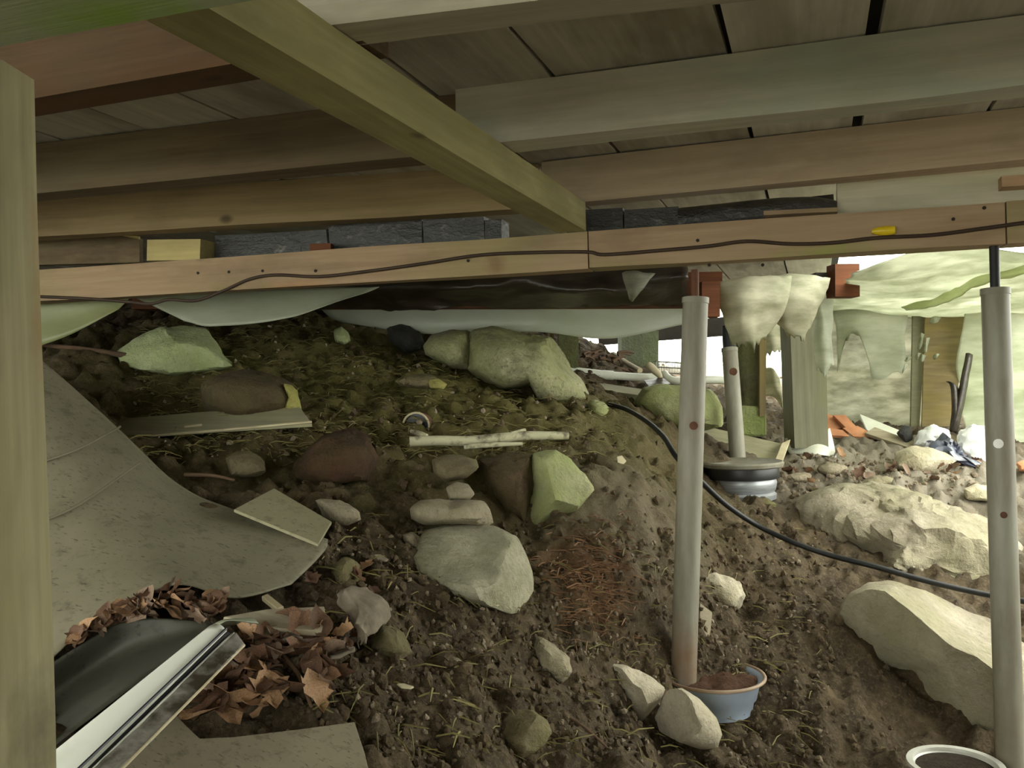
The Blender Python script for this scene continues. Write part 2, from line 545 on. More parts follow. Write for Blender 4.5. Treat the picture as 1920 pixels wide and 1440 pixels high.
def earth():
    m, nt, b = _new('damp_earth')
    v = N(nt, 'ShaderNodeNewGeometry').outputs['Position']
    n1 = noise(nt, v, 9, 8, 0.7)
    col = ramp(nt, n1, [(0.3, (0.024, 0.016, 0.008)), (0.5, (0.066, 0.047, 0.025)), (0.72, (0.145, 0.107, 0.06))])
    n2 = noise(nt, v, 85, 4, 0.7)
    col = mixc(nt, ramp(nt, n2, [(0.5, (0, 0, 0)), (0.72, (0.6,) * 3)]), col, (0.20, 0.15, 0.10))
    # green light on the bank below the decking, tinted into the soil
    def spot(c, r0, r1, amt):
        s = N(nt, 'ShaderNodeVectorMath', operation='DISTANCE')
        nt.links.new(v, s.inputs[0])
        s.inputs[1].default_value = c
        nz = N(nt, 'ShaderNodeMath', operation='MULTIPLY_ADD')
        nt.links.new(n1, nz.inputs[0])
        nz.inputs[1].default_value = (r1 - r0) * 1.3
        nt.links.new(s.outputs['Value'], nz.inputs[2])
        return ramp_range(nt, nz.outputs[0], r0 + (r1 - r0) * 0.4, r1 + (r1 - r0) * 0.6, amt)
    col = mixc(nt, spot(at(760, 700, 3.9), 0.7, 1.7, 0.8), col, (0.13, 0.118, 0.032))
    col = mixc(nt, spot(gp(1180, 950)[0], 0.1, 0.5, 0.5), col, (0.20, 0.165, 0.115))  # lit soil on the slope, its brightness put into the colour
    col = mixc(nt, spot(at(1700, 880, 4.7), 0.35, 1.2, 0.75), col, (0.38, 0.34, 0.27))  # bright daylight on the rubble, painted in as paler earth
    p, _ = gp(1110, 1075)
    col = mixc(nt, spot(p, 0.03, 0.22, 0.8), col, (0.21, 0.105, 0.05))
    p, _ = gp(640, 860)
    col = mixc(nt, spot(p, 0.03, 0.2, 0.6), col, (0.08, 0.035, 0.018))
    sx = N(nt, 'ShaderNodeSeparateXYZ')
    nt.links.new(v, sx.inputs[0])
    bounce_ground = ramp(nt, n2, [(0.35, (0.34, 0.32, 0.26)), (0.65, (0.52, 0.49, 0.41))])  # pale ground outside the deck, added to bounce daylight onto the ceiling
    col = mixc(nt, ramp_range(nt, sx.outputs[1], -1.6, -1.2, 1.0), col, bounce_ground)
    col = mixc(nt, ramp_range(nt, sx.outputs[1], 9.5, 8.0, 1.0), col, bounce_ground)
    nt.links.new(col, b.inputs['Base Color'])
    b.inputs['Roughness'].default_value = 0.85
    b.inputs['Specular IOR Level'].default_value = 0.2
    ad = N(nt, 'ShaderNodeMath', operation='MULTIPLY_ADD')
    nt.links.new(n2, ad.inputs[0])
    ad.inputs[1].default_value = 0.35
    nt.links.new(n1, ad.inputs[2])
    bump(nt, b, ad.outputs[0], 1.0, 0.02)
    return m

def ramp_range(nt, val, lo, hi, amt):
    mr = N(nt, 'ShaderNodeMapRange')
    nt.links.new(val, mr.inputs[0])
    mr.inputs[1].default_value = lo
    mr.inputs[2].default_value = hi
    mr.inputs[3].default_value = amt
    mr.inputs[4].default_value = 0.0
    return mr.outputs[0]

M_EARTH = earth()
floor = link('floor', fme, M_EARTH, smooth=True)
floor['kind'] = 'structure'

# ------------------------------------------------------------------ timber materials
M = dict(
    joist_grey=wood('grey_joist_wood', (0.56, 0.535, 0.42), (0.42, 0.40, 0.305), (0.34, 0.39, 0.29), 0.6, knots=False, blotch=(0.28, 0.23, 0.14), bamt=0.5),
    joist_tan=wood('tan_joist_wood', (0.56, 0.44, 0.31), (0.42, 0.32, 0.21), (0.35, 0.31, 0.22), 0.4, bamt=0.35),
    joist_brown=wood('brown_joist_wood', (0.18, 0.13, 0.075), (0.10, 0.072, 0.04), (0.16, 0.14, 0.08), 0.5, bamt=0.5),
    joist_pale=wood('pale_joist_wood', (0.50, 0.46, 0.35), (0.37, 0.33, 0.235), (0.30, 0.30, 0.19), 0.5, knots=False, bamt=0.4),
    cross=wood('greenish_treated_wood', (0.41, 0.37, 0.18), (0.28, 0.25, 0.11), (0.22, 0.20, 0.08), 0.55, bamt=0.4),
    main=wood('orange_beam_wood', (0.40, 0.285, 0.18), (0.28, 0.19, 0.11), (0.21, 0.22, 0.07), 0.35, bamt=0.45, spots=[(at(1530, 470, 2.52), 0.10, (0.22, 0.30, 0.03), 0.9, (.45, 1, 2.2)), (at(930, 497, 2.85), 0.05, (0.14, 0.07, 0.03), .6, (1, 1, 1)), (at(560, 538, 3.0), 0.08, (0.36, 0.17, 0.06), .6, (.5, 1, 2))]),
    mossy=wood('mossy_beam_wood', (0.34, 0.35, 0.27), (0.24, 0.245, 0.18), (0.26, 0.32, 0.1), 0.5, knots=False, spots=[(atz(225, 24, 0.33), 0.09, (0.17, 0.27, 0.02), .85, (.55, 1.2, 1))]),
    post=wood('weathered_post_wood', (0.44, 0.40, 0.24), (0.29, 0.255, 0.145), (0.24, 0.2, 0.09), 0.5, knots=False, bamt=0.5, spots=[(at(58, 560, .95), 0.05, (0.30, 0.13, 0.035), .8, (1, 1, .35)), (at(15, 1380, .9), 0.06, (0.06, 0.05, 0.03), .9, (1, 1, .6))]),
    plank=wood('grey_plank_wood', (0.52, 0.49, 0.405), (0.36, 0.335, 0.265), (0.22, 0.19, 0.135), 0.6, knots=False, bamt=0.4),
    plank_pale=wood('pale_plank_wood', (0.66, 0.625, 0.525), (0.50, 0.475, 0.39), (0.34, 0.30, 0.22), 0.5, knots=False, bamt=0.4),
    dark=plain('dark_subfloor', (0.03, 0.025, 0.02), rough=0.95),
    redwood=wood('red_brown_wood', (0.17, 0.06, 0.025), (0.085, 0.032, 0.016), knots=False),
    old=wood('old_grey_post_wood', (0.23, 0.225, 0.155), (0.16, 0.155, 0.105), (0.2, 0.21, 0.1), 0.4, knots=False),
    old2=wood('old_brown_board', (0.24, 0.19, 0.10), (0.15, 0.115, 0.055), (0.26, 0.2, 0.05), 0.4, knots=False),
    blocker=plain('pale_light_blocker', (0.72, 0.72, 0.68), (0.62, 0.62, 0.57), rough=0.7),  # pale, so the added light blockers bounce daylight
    joist_ochre=wood('ochre_joist_wood', (0.33, 0.245, 0.125), (0.21, 0.15, 0.075), (0.2, 0.15, 0.06), 0.4, bamt=0.4),
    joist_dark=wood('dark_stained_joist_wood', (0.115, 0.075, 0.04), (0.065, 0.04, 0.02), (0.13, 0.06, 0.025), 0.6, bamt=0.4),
    block=wood('pale_block_wood', (0.50, 0.42, 0.19), (0.37, 0.30, 0.12), knots=False),
)
H_TOP, H_BOT, H_MAIN, H_LOW = 0.694, 0.554, 0.464, 0.350

# ------------------------------------------------------------------ ceiling: dark underlay, each floor board a plank below it
def boxmesh(name, x0, x1, y0, y1, z0, z1):
    v = [(x, y, z) for z in (z0, z1) for y in (y0, y1) for x in (x0, x1)]
    return mesh_of(name, v, [(0, 2, 3, 1), (4, 5, 7, 6), (0, 1, 5, 4), (2, 6, 7, 3), (0, 4, 6, 2), (1, 3, 7, 5)])

XE = 0.16                                      # the decking runs far back only on this side of XE
bm = bmesh.new()
for (x0, x1, y0, y1) in ((-4.6, XE, -1.3, 6.6), (XE, 2.6, -1.3, 3.15)):
    q = [bm.verts.new(p) for p in ((x0, y0, CZ + H_TOP + .024), (x1, y0, CZ + H_TOP + .024), (x1, y1, CZ + H_TOP + .024), (x0, y1, CZ + H_TOP + .024))]
    f = bm.faces.new(q)
    ex = bmesh.ops.extrude_face_region(bm, geom=[f])
    bmesh.ops.translate(bm, verts=[g for g in ex['geom'] if isinstance(g, bmesh.types.BMVert)], vec=(0, 0, 0.03))
ceiling = link('ceiling', from_bm('ceiling', bm), M['dark'])
ceiling['kind'] = 'structure'
for nm, (x0, x1, y0, y1) in {'blocker_front': (0.35, 2.6, -1.3, -1.27), 'blocker_right': (2.57, 2.6, -1.27, 2.1)}.items():  # unseen walls added to block front light and bounce some back
    w_ = link(nm, boxmesh(nm, x0, x1, y0, y1, -0.4, CZ + H_TOP + .02), M['blocker'])
    w_['kind'] = 'structure'
seams = [atz(835, 190, H_TOP).x, atz(1050, 160, H_TOP).x, atz(1370, 115, H_TOP).x, atz(1632, 75, H_TOP).x]
left = [seams[0] - 0.27 * k for k in range(16, 0, -1)]
right = [seams[-1] + 0.33 * k for k in range(1, 7)]
edges = [e for e in left if e > -4.6] + seams + right
for i, (a, b) in enumerate(zip(edges, edges[1:])):
    g0 = 0.005 if i % 3 else 0.008
    g1 = 0.005
    if abs(a - seams[3]) < 1e-6:
        g0 = 0.016
    if abs(b - seams[3]) < 1e-6:
        g1 = 0.012
    y1 = 6.55 if b < XE + 0.02 else 3.1
    mt = M['plank_pale'] if a > seams[1] + .01 else M['plank']
    timber('plank', (b - g1, -1.28, CZ + H_TOP + NP.uniform(-.002, .002)), (b - g1, y1, CZ + H_TOP), (b - g1) - (a + g0), 0.024, mt, ceiling, wob=0.003, bev=0.002, seed=50 + i)

# ------------------------------------------------------------------ joists and beams
def along(p, q, xa, xb):
    """The points of line p-q at world x = xa and xb."""
    d = (q - p) / (q.x - p.x)
    return p + d * (xa - p.x), p + d * (xb - p.x)

def joist(pa, pb, xa, xb, mat, label, h=H_BOT, w=0.09, d=H_TOP - H_BOT, seed=1, name='floor_joist', cat='joist'):
    A, B = along(atz(*pa, h), atz(*pb, h), xa, xb)
    o = timber(name, A, B, w, d - 0.003, mat, seed=seed, wob=0.004)
    return tag(o, label, cat)

xj1 = atz(500, 60, H_BOT).x
joist((640, 43), (940, 7), xj1, 1.7, M['joist_pale'], 'pale grey floor joist nearest overhead, its lit underside crossing the boards at the top', seed=2)
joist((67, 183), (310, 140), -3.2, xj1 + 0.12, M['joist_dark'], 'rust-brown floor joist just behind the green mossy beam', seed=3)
xj2 = atz(856, 279, H_BOT).x
joist((873, 277), (1913, 160), xj2, 1.7, M['joist_grey'], 'long grey floor joist with a greenish cast, second overhead', seed=4)
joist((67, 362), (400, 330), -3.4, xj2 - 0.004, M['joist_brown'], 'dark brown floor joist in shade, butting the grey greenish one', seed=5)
xj3 = atz(1018, 385, H_BOT).x
joist((1037, 383), (1913, 300), xj3, 1.7, M['joist_tan'], 'tan floor joist with a yellow split, just above the foil roll', seed=6)
joist((250, 432), (640, 410), -3.6, xj3 - 0.02, M['joist_ochre'], 'brown floor joist low over the pale wooden block and dark insulation', seed=7)
# main beam
MA, MB = along(atz(67, 507, H_MAIN), atz(1913, 377, H_MAIN), -4.2, 1.75)
dz = Vector((0, 0, H_MAIN - H_LOW))
MX = (MB - MA).normalized()
MN = Vector((-MX.y, MX.x, 0))
def on_main(px, py, off=0.0):
    """Point on the front face of the long beam seen through a pixel, off metres in front of it."""
    d = Vector((RM @ np.array([(px - 960) / F, -(py - 720) / F, -1.0])).tolist())
    c = Vector(C0.tolist())
    t = (MA - c).dot(MN) / d.dot(MN)
    return c + d * t - MN * off

main_beam = empty('support_beam', MA)
tag(main_beam, 'long orange-brown beam carrying the floor, a thin dark cable along its face', 'beam')
js = on_main(1886, 395)
js2 = on_main(1103, 470)
for (a, b, s) in ((MA, js2, 11), (js2, js, 12), (js, MB, 13)):
    ta, tb = (a - MA).dot(MX), (b - MA).dot(MX)
    timber('beam_length', MA + MX * (ta + .002) - dz, MA + MX * (tb - .002) - dz, 0.09, H_MAIN - H_LOW, M['main'], main_beam, seed=s)
for px, py in ((372, 512), (430, 510), (493, 508), (592, 508), (878, 489), (1308, 451), (1787, 411), (1845, 390), (1330, 497), (1430, 497)):
    p = on_main(px, py, 0.001)
    tube('nail_head', [p, p - MN * 0.003], 0.005, M['dark'], main_beam, sides=8, steps=1)

# near mossy beam and its post
NA, NB = along(atz(20, 84, 0.33), atz(470, 2, 0.33), -2.0, 0.9)
nb = timber('support_beam', NA - MN * 0.09, NB - MN * 0.09, 0.09, H_MAIN - 0.33, M['mossy'], seed=21)
tag(nb, 'grey beam with a bright green mossy underside, resting on the near wooden post', 'beam')
# 4x4 between the two beams
CA, CB = atz(1037, 433, H_MAIN), atz(410, 107, H_MAIN)
cd = (CB - CA).normalized()
CB = CA + cd * ((NB.y - 0.03 - CA.y) / cd.y)
CA = CA - cd * 0.05
cx = timber('cross_beam', CA, CB, 0.09, H_BOT - H_MAIN - 0.002, M['cross'], seed=22, up=(0, 0, 1))
tag(cx, 'yellowish-green square timber running from the mossy beam down to the long beam', 'beam')

# wooden post close to the eye
pt = at(66, 120, 0.93)
pb = at(66, 1440, 0.93)
lpz = float(ground([pt.x], [pt.y])[0]) - 0.05
axx = Vector((math.cos(YAW), math.sin(YAW), 0))
lp = empty('wooden_post', (pt.x, pt.y, lpz))
tag(lp, 'blurred yellow-grey wooden post close by, rusty stain down its middle', 'post')
timber('post_timber', Vector((pt.x, pt.y, lpz)), Vector((pt.x, pt.y, CZ + 0.329)), 0.095, 0.10, M['post'], lp, seed=23, bev=0.010, up=axx * -1 if False else (-axx.y * -1, -axx.x * 1, 0))

# ------------------------------------------------------------------ jack posts, far posts
M.update(
    steel=plain('grey_painted_steel', (0.27, 0.262, 0.205), (0.185, 0.165, 0.12), rough=0.5, spec=0.4, scale=6, stretch=(3, 3, .6), spots=[(at(1281, 1240, 2.68), 0.08, (0.19, 0.105, 0.055), .85, (1, 1, .5)), (at(1300, 797, 2.72), .03, (.16, .09, .05), .8, (1, 1, 1)), (at(1885, 1380, 2.43), .1, (.17, .14, .09), .7, (1, 1, .4))]),
    rust=plain('rusty_steel', (0.16, 0.07, 0.035), (0.08, 0.035, 0.02), rough=0.8),
    black_steel=plain('black_steel', (0.02, 0.02, 0.02), rough=0.5),
    log=stone('mossy_log_bark', (0.17, 0.165, 0.09), (0.085, 0.075, 0.042), (0.14, 0.17, 0.05), 0.35, scale=9),
    concrete_green=stone('mossy_concrete', (0.32, 0.35, 0.17), (0.18, 0.20, 0.09), (0.24, 0.30, 0.07), 0.4, scale=10),
    pier=stone('grey_green_pier', (0.22, 0.24, 0.17), (0.15, 0.165, 0.115), (0.2, 0.25, 0.1), 0.3, scale=8),
)

def jack_post(top, bot, tube_top, r, label, rod, rodmat, holes=(), welt=None):
    T, B = Vector(at(*top)), Vector(at(*bot))
    root = empty('jack_post', B)
    tag(root, label, 'jack post')
    tt = at(*tube_top)
    ax = (tt - B).normalized()
    tube('outer_tube', [B, B.lerp(tt, .33), B.lerp(tt, .66), tt], r, M['steel'], root, sides=24, steps=1)
    tube('screw_rod', [tt - ax * 0.02, T], rod, rodmat, root, sides=14, steps=1)
    tube('tube_cap', [tt - ax * 0.012, tt + ax * 0.006], r * 1.06, M['steel'], root, sides=24, steps=1)
    w = at(top[0], top[1], top[2]) - at(top[0] - 10, top[1], top[2])
    slab('bearing_plate', [T + Vector((sx * 0.05, sy * 0.045, 0)) for sx, sy in ((-1, -1), (1, -1), (1, 1), (-1, 1))], 0.007, rodmat, root)
    toeye = (Vector(C0.tolist()) - B)
    toeye.z = 0
    toeye.normalize()
    for hx, hy, hr, hm in holes:
        d = Vector((RM @ np.array([(hx - 960) / F, -(hy - 720) / F, -1.0])).tolist())
        s = ((hy - tube_top[1]) / (bot[1] - tube_top[1]))
        c = tt.lerp(B, s)
        p = Vector(C0.tolist()) + d * ((c - Vector(C0.tolist())).dot(toeye) / d.dot(toeye)) + toeye * (r * 0.93)
        tube('pin', [p - toeye * 0.01, p + toeye * 0.006], hr, hm, root, sides=12, steps=1)
    return root

jp1 = jack_post((1303, 506, 2.76), (1281, 1290, 2.70), (1304, 562, 2.755), 0.039, 'grey steel jack post standing in the pale blue basin of earth', 0.012, M['rust'], [(1300, 797, 0.013, M['rust'])])
M['bolt'] = plain('pale_bolt', (0.8, 0.78, 0.74), rough=0.3, spec=0.6)
jp2 = jack_post((1864, 462, 2.50), (1897, 1520, 2.44), (1866, 545, 2.495), 0.0365, 'grey steel jack post in front of the bright plastic, a black screw at its top', 0.013, M['black_steel'], [(1872, 830, 0.013, M['bolt']), (1882, 962, 0.009, M['rust'])])
jp3 = jack_post((1366, 612, 4.62), (1384, 870, 4.5), (1368, 655, 4.6), 0.040, 'thin far jack post standing in the dark wheel rim', 0.035, M['black_steel'], [(1375, 697, 0.02, M['rust'])])

def post(name, px0, px1, ytop, ybot, D, mat, label, depth=None, lean=0, rnd=False, cat='post'):
    w = (px1 - px0) / F * D
    c = (px0 + px1) / 2
    B, T = at(c + lean, ybot, D), at(c, ytop, D)
    if rnd:
        o = tube(name, [B, B.lerp(T, .3) + Vector((.01, 0, 0)), B.lerp(T, .7), T], [w / 2 * 1.05, w / 2, w / 2 * .97, w / 2], mat, sides=18)
    else:
        dirx = Vector((math.cos(YAW), math.sin(YAW), 0))
        o = timber(name, B + dirx * w / 2, T + dirx * w / 2, w, depth or w, mat, wob=0.004, seed=int(px0), up=(math.sin(YAW), -math.cos(YAW), 0))
    tag(o, label, cat)
    return o
post('wooden_post', 1462, 1524, 600, 835, 5.05, M['old'], 'square grey wooden post behind the white panel', lean=8)
lg = post('log_post', 1378, 1428, 600, 775, 5.1, M['log'], 'mossy round log post behind the thin far jack post, standing on a block', rnd=True)
post('wooden_post', 1421, 1433, 620, 780, 5.0, M['old2'], 'narrow yellow-green batten against the mossy log post', cat='batten')
post('stone_pier', 1158, 1224, 625, 700, 6.6, M['pier'], 'square grey-green pier between two bright openings', cat='pier')
post('wooden_post', 1046, 1082, 600, 690, 5.6, M['log'], 'dark mossy post beside the big boulder, yellow-lit down one edge')
post('wooden_post', 1030, 1038, 600, 640, 5.65, M['block'], 'thin pale stake behind the big boulder', cat='stake')
cb = slab('foundation_block', [(1383, 760, 4.98), (1432, 762, 4.98), (1436, 764, 5.25), (1388, 762, 5.25)], 0.17, M['concrete_green'], down=(0, 0, -1), bev=0.012)
tag(cb, 'mossy green block under the log post', 'block')

# second beam line wrapped in dark film, end pieces and blocks
M.update(
    tarp=plain('dark_brown_film', (0.045, 0.034, 0.024), (0.018, 0.014, 0.010), rough=0.35, spec=0.6, scale=6, stretch=(1, 3, 3), bmp=0.6),
    foil=plain('black_bubble_foil', (0.22, 0.215, 0.19), (0.02, 0.02, 0.018), rough=0.3, spec=0.6, scale=26, bmp=1.0, stretch=(.8, 2, 1.5), lo=.58, hi=.82),
    board_white=film('white_board', (0.62, 0.64, 0.56), (0.50, 0.54, 0.42), trans=0.35, clear=0.0, scale=2),
    cloth=film('pale_torn_cloth', (0.62, 0.60, 0.45), (0.36, 0.36, 0.23), trans=0.42, clear=0.0, scale=6, rough=0.8),
    poly=film('milky_polythene', (0.70, 0.72, 0.60), (0.42, 0.45, 0.31), trans=0.6, clear=0.05, scale=2.2),
    roof=film('milky_roof_polythene', (0.62, 0.63, 0.53), (0.32, 0.335, 0.235), trans=0.6, clear=0.02, scale=2.6),
    poly_dim=film('dirty_polythene', (0.56, 0.55, 0.45), (0.26, 0.26, 0.18), trans=0.7, clear=0.08, scale=4),
)
B2a, B2b = along(at(640, 578, 4.05), at(1368, 574, 3.86), -3.0, -0.37)
b2 = timber('support_beam', B2a, B2b, 0.10, 0.15, M['redwood'], seed=31)
tag(b2, 'dark far beam wrapped in brown film, its red cut end showing beyond the jack post', 'beam')
fl = patch('dark_film', [
    [(560, 540, 3.95), (700, 516, 3.9), (900, 508, 3.8), (1100, 502, 3.72), (1290, 500, 3.66)],
    [(575, 555, 3.96), (700, 540, 3.88), (900, 535, 3.74), (1100, 525, 3.70), (1290, 520, 3.62)],
    [(590, 570, 3.98), (720, 562, 3.93), (900, 560, 3.86), (1100, 545, 3.66), (1290, 548, 3.70)],
    [(600, 582, 4.0), (740, 580, 3.97), (900, 578, 3.9), (1100, 576, 3.82), (1290, 572, 3.78)]], M['tarp'], nu=60, nv=28, wob=0.018, wscale=7, thick=0.002)
tag(fl, 'creased dark brown film hanging over the far beam', 'film')
for a, b, c, lab in (((1178, 520, 3.62), (1205, 556, 3.62), .02, 'twisted'), ):
    o = patch('film_scrap', [[(1165, 512, 3.6), (1185, 508, 3.58), (1230, 515, 3.6)], [(1175, 540, 3.58), (1187, 548, 3.56), (1205, 540, 3.58)], [(1180, 560, 3.6), (1186, 566, 3.6), (1190, 560, 3.6)]], M['poly_dim'], nu=12, nv=10, wob=0.006, wscale=20)
    tag(o, 'small torn flap of pale film tied up against the dark far beam', 'film')
wp = patch('sagging_sheet', [
    [(600, 578, 4.5), (800, 578, 4.5), (1000, 575, 4.45), (1150, 572, 4.3), (1290, 566, 4.15)],
    [(620, 595, 4.55), (800, 602, 4.55), (1000, 600, 4.5), (1150, 602, 4.32), (1290, 586, 4.2)],
    [(640, 604, 4.6), (800, 626, 4.55), (1000, 622, 4.5), (1140, 635, 4.35), (1288, 607, 4.2)]], M['board_white'], nu=50, nv=12, thick=0.004)
tag(wp, 'long sagging white panel hanging below the far beam, over the big boulder', 'sheet')
def endblock(name, x0, x1, y0, y1, D, w, mat, lab):
    dirx = Vector((math.cos(YAW), math.sin(YAW), 0))
    A, B = at(x0, y1, D), at(x1, y1, D)
    o = timber(name, A, B, w, (y1 - y0) / F * D, mat, seed=int(x0))
    tag(o, lab, 'block')
endblock('beam_end', 1316, 1350, 528, 594, 3.72, 0.09, M['redwood'], 'red-brown timber end beside the top of the near jack post')
endblock('beam_end', 1566, 1612, 494, 556, 4.3, 0.12, M['redwood'], 'red-brown notched timber end where the pale plastic roof begins')
endblock('beam_end', 1530, 1566, 510, 548, 4.4, 0.12, M['dark'], 'dark timber end between the hanging cloth and the red-brown end')
B3a, B3b = along(at(1215, 640, 6.9), at(1370, 628, 6.7), -1.6, 0.15)
b3 = timber('support_beam', B3a, B3b, 0.1, 0.14, M['dark'], seed=33)
tag(b3, 'dark outer beam above the bright openings at the back', 'beam')

# torn cloth around the end of the second beam
def tat(rows, lab, mat='cloth', name='torn_cloth', cat='cloth', rag=0.02, wob=0.012, ws=9, nu=20, nv=16, th=0.003, seed=0):
    o = patch(name, rows, M[mat], nu=nu, nv=nv, thick=th, wob=wob, wscale=ws, ragged=rag, seed=seed)
    return tag(o, lab, cat)
tat([[(1348, 528, 3.85), (1400, 522, 3.80), (1445, 520, 3.82), (1480, 520, 3.9)], [(1345, 560, 3.80), (1395, 560, 3.72), (1440, 560, 3.76), (1475, 560, 3.85)], [(1355, 600, 3.82), (1390, 605, 3.74), (1425, 605, 3.78), (1465, 590, 3.85)], [(1372, 640, 3.84), (1395, 648, 3.80), (1420, 648, 3.82), (1440, 632, 3.86)]], 'round pale rag of cloth hanging lowest, just beyond the near jack post', seed=1)
tat([[(1410, 520, 4.0), (1460, 518, 3.95), (1510, 515, 3.95), (1560, 520, 4.0)], [(1420, 550, 4.0), (1465, 555, 3.88), (1510, 560, 3.9), (1545, 560, 4.0)], [(1440, 590, 4.0), (1470, 605, 3.92), (1505, 610, 3.95), (1530, 590, 4.0)], [(1470, 618, 4.0), (1485, 632, 3.97), (1500, 634, 3.97), (1515, 620, 4.0)]], 'greenish fold of cloth hanging above the square grey post', seed=2)
tat([[(1522, 555, 4.5), (1540, 548, 4.45), (1562, 552, 4.5)], [(1524, 600, 4.5), (1542, 600, 4.42), (1562, 600, 4.5)], [(1530, 660, 4.5), (1548, 660, 4.44), (1562, 660, 4.5)], [(1534, 690, 4.5), (1550, 700, 4.46), (1566, 685, 4.5)]], 'bright narrow strip of cloth hanging between the square post and the plastic', mat='poly', seed=3)
tat([[(1425, 600, 5.4), (1450, 600, 5.35), (1476, 600, 5.4)], [(1428, 640, 5.4), (1450, 640, 5.35), (1474, 640, 5.4)], [(1430, 662, 5.4), (1450, 660, 5.35), (1472, 654, 5.4)]], 'pinkish rag of cloth behind the square grey post', seed=4)

# plastic lean-to: roof sheet, wall sheets
tat([[(1612, 502, 3.35), (1700, 492, 3.35), (1800, 484, 3.3), (1900, 476, 3.25), (1975, 470, 3.2)],
     [(1590, 530, 4.2), (1690, 530, 4.1), (1790, 512, 4.0), (1900, 508, 3.9), (1975, 504, 3.8)],
     [(1560, 560, 5.2), (1680, 565, 5.1), (1790, 560, 5.0), (1900, 548, 4.9), (1970, 542, 4.8)],
     [(1535, 590, 6.3), (1680, 600, 6.2), (1790, 600, 6.0), (1900, 590, 5.8), (1965, 585, 5.7)]],
    'milky plastic roof sheet sagging away beyond the long beam', mat='roof', name='plastic_sheet', cat='plastic sheet', rag=0, wob=0.04, ws=2.2, nu=50, nv=44, th=0.001, seed=5)
tube_pts = [(1690, 578, 4.85), (1760, 560, 4.5), (1830, 520, 3.95), (1920, 497, 3.6)]
M['algae'] = film('green_algae_film', (0.66, 0.71, 0.46), (0.50, 0.55, 0.30), trans=0.6, clear=0.0)
tat([[(1690, 575, 4.9), (1760, 555, 4.6), (1830, 520, 4.1), (1930, 492, 3.7)], [(1700, 584, 4.8), (1765, 570, 4.5), (1835, 536, 4.0), (1935, 510, 3.6)]], 'green algae-stained fold along the underside of the plastic roof', mat='algae', name='plastic_fold', cat='plastic sheet', rag=0, wob=0.008, nu=24, nv=5)
tat([[(1524, 560, 6.3), (1580, 560, 6.2), (1650, 560, 6.25), (1710, 565, 6.1), (1740, 565, 6.15)],
     [(1516, 640, 6.3), (1580, 640, 6.15), (1650, 640, 6.2), (1715, 640, 6.05), (1745, 640, 6.1)],
     [(1510, 720, 6.25), (1580, 720, 6.1), (1650, 720, 6.15), (1720, 720, 6.0), (1750, 720, 6.05)],
     [(1512, 800, 6.2), (1580, 805, 6.0), (1650, 805, 6.05), (1720, 805, 5.95), (1750, 805, 6.0)]],
    'dingy speckled plastic wall sheet behind the terracotta shards', mat='poly_dim', name='plastic_sheet', cat='plastic sheet', rag=0.02, wob=0.03, ws=4, nu=40, nv=30, th=0.001, seed=6)
tat([[(1560, 575, 5.95), (1610, 575, 5.9), (1660, 575, 5.9), (1705, 570, 5.9)], [(1566, 620, 5.95), (1610, 602, 5.9), (1655, 640, 5.9), (1700, 640, 5.9)], [(1570, 690, 5.95), (1603, 612, 5.9), (1640, 700, 5.9), (1690, 700, 5.9)]], 'white torn plastic flap with pointed tatters over the dingy wall sheet', mat='poly', name='plastic_flap', cat='plastic sheet', rag=0.05, wob=0.02, ws=5, th=0.001, seed=7)
tat([[(1800, 590, 5.75), (1840, 590, 5.7), (1900, 590, 5.6), (2000, 590, 5.5)], [(1790, 680, 5.75), (1845, 680, 5.65), (1900, 680, 5.6), (2010, 680, 5.5)], [(1806, 760, 5.75), (1850, 760, 5.65), (1905, 760, 5.6), (2020, 760, 5.5)], [(1812, 850, 5.65), (1850, 852, 5.6), (1910, 860, 5.5), (2030, 870, 5.4)]],
    'bright milky plastic wall sheet behind the black-topped jack post', mat='poly', name='plastic_sheet', cat='plastic sheet', rag=0.02, wob=0.04, ws=3, nu=36, nv=30, th=0.001, seed=8)
wb = slab('weathered_board', [(1735, 570, 5.9), (1812, 580, 5.85), (1790, 800, 5.75), (1728, 800, 5.8)], 0.02, M['old2'])
tag(wb, 'brown board standing upright at the plastic wall', 'board')
wb = slab('weathered_board', [(1712, 575, 5.95), (1740, 570, 5.95), (1724, 800, 5.85), (1708, 800, 5.85)], 0.02, M['old'])
tag(wb, 'narrow grey-green board beside the brown upright board', 'board')
for k, pts in enumerate(([(1815, 660, 5.6), (1806, 720, 5.58), (1795, 780, 5.58), (1788, 810, 5.6)], [(1782, 715, 5.6), (1790, 725, 5.58), (1792, 770, 5.58), (1790, 800, 5.6)])):
    o = patch('black_strip', [[(a - 7, b, c) for a, b, c in pts], [(a, b, c - .03) for a, b, c in pts], [(a + 7, b + 4, c) for a, b, c in pts]], M['tarp'], nu=16, nv=5, wob=0.008)
    tag(o, ('long black strip of film trailing down the plastic wall', 'short black strip of film hooked beside the longer one')[k], 'film')
scr = [(1753, 600, 18, 8), (1727, 640, 8, 26), (1738, 648, 8, 24), (1722, 668, 10, 8), (1731, 672, 8, 10), (1695, 690, 6, 14), (1755, 668, 9, 6), (1700, 672, 9, 6)]
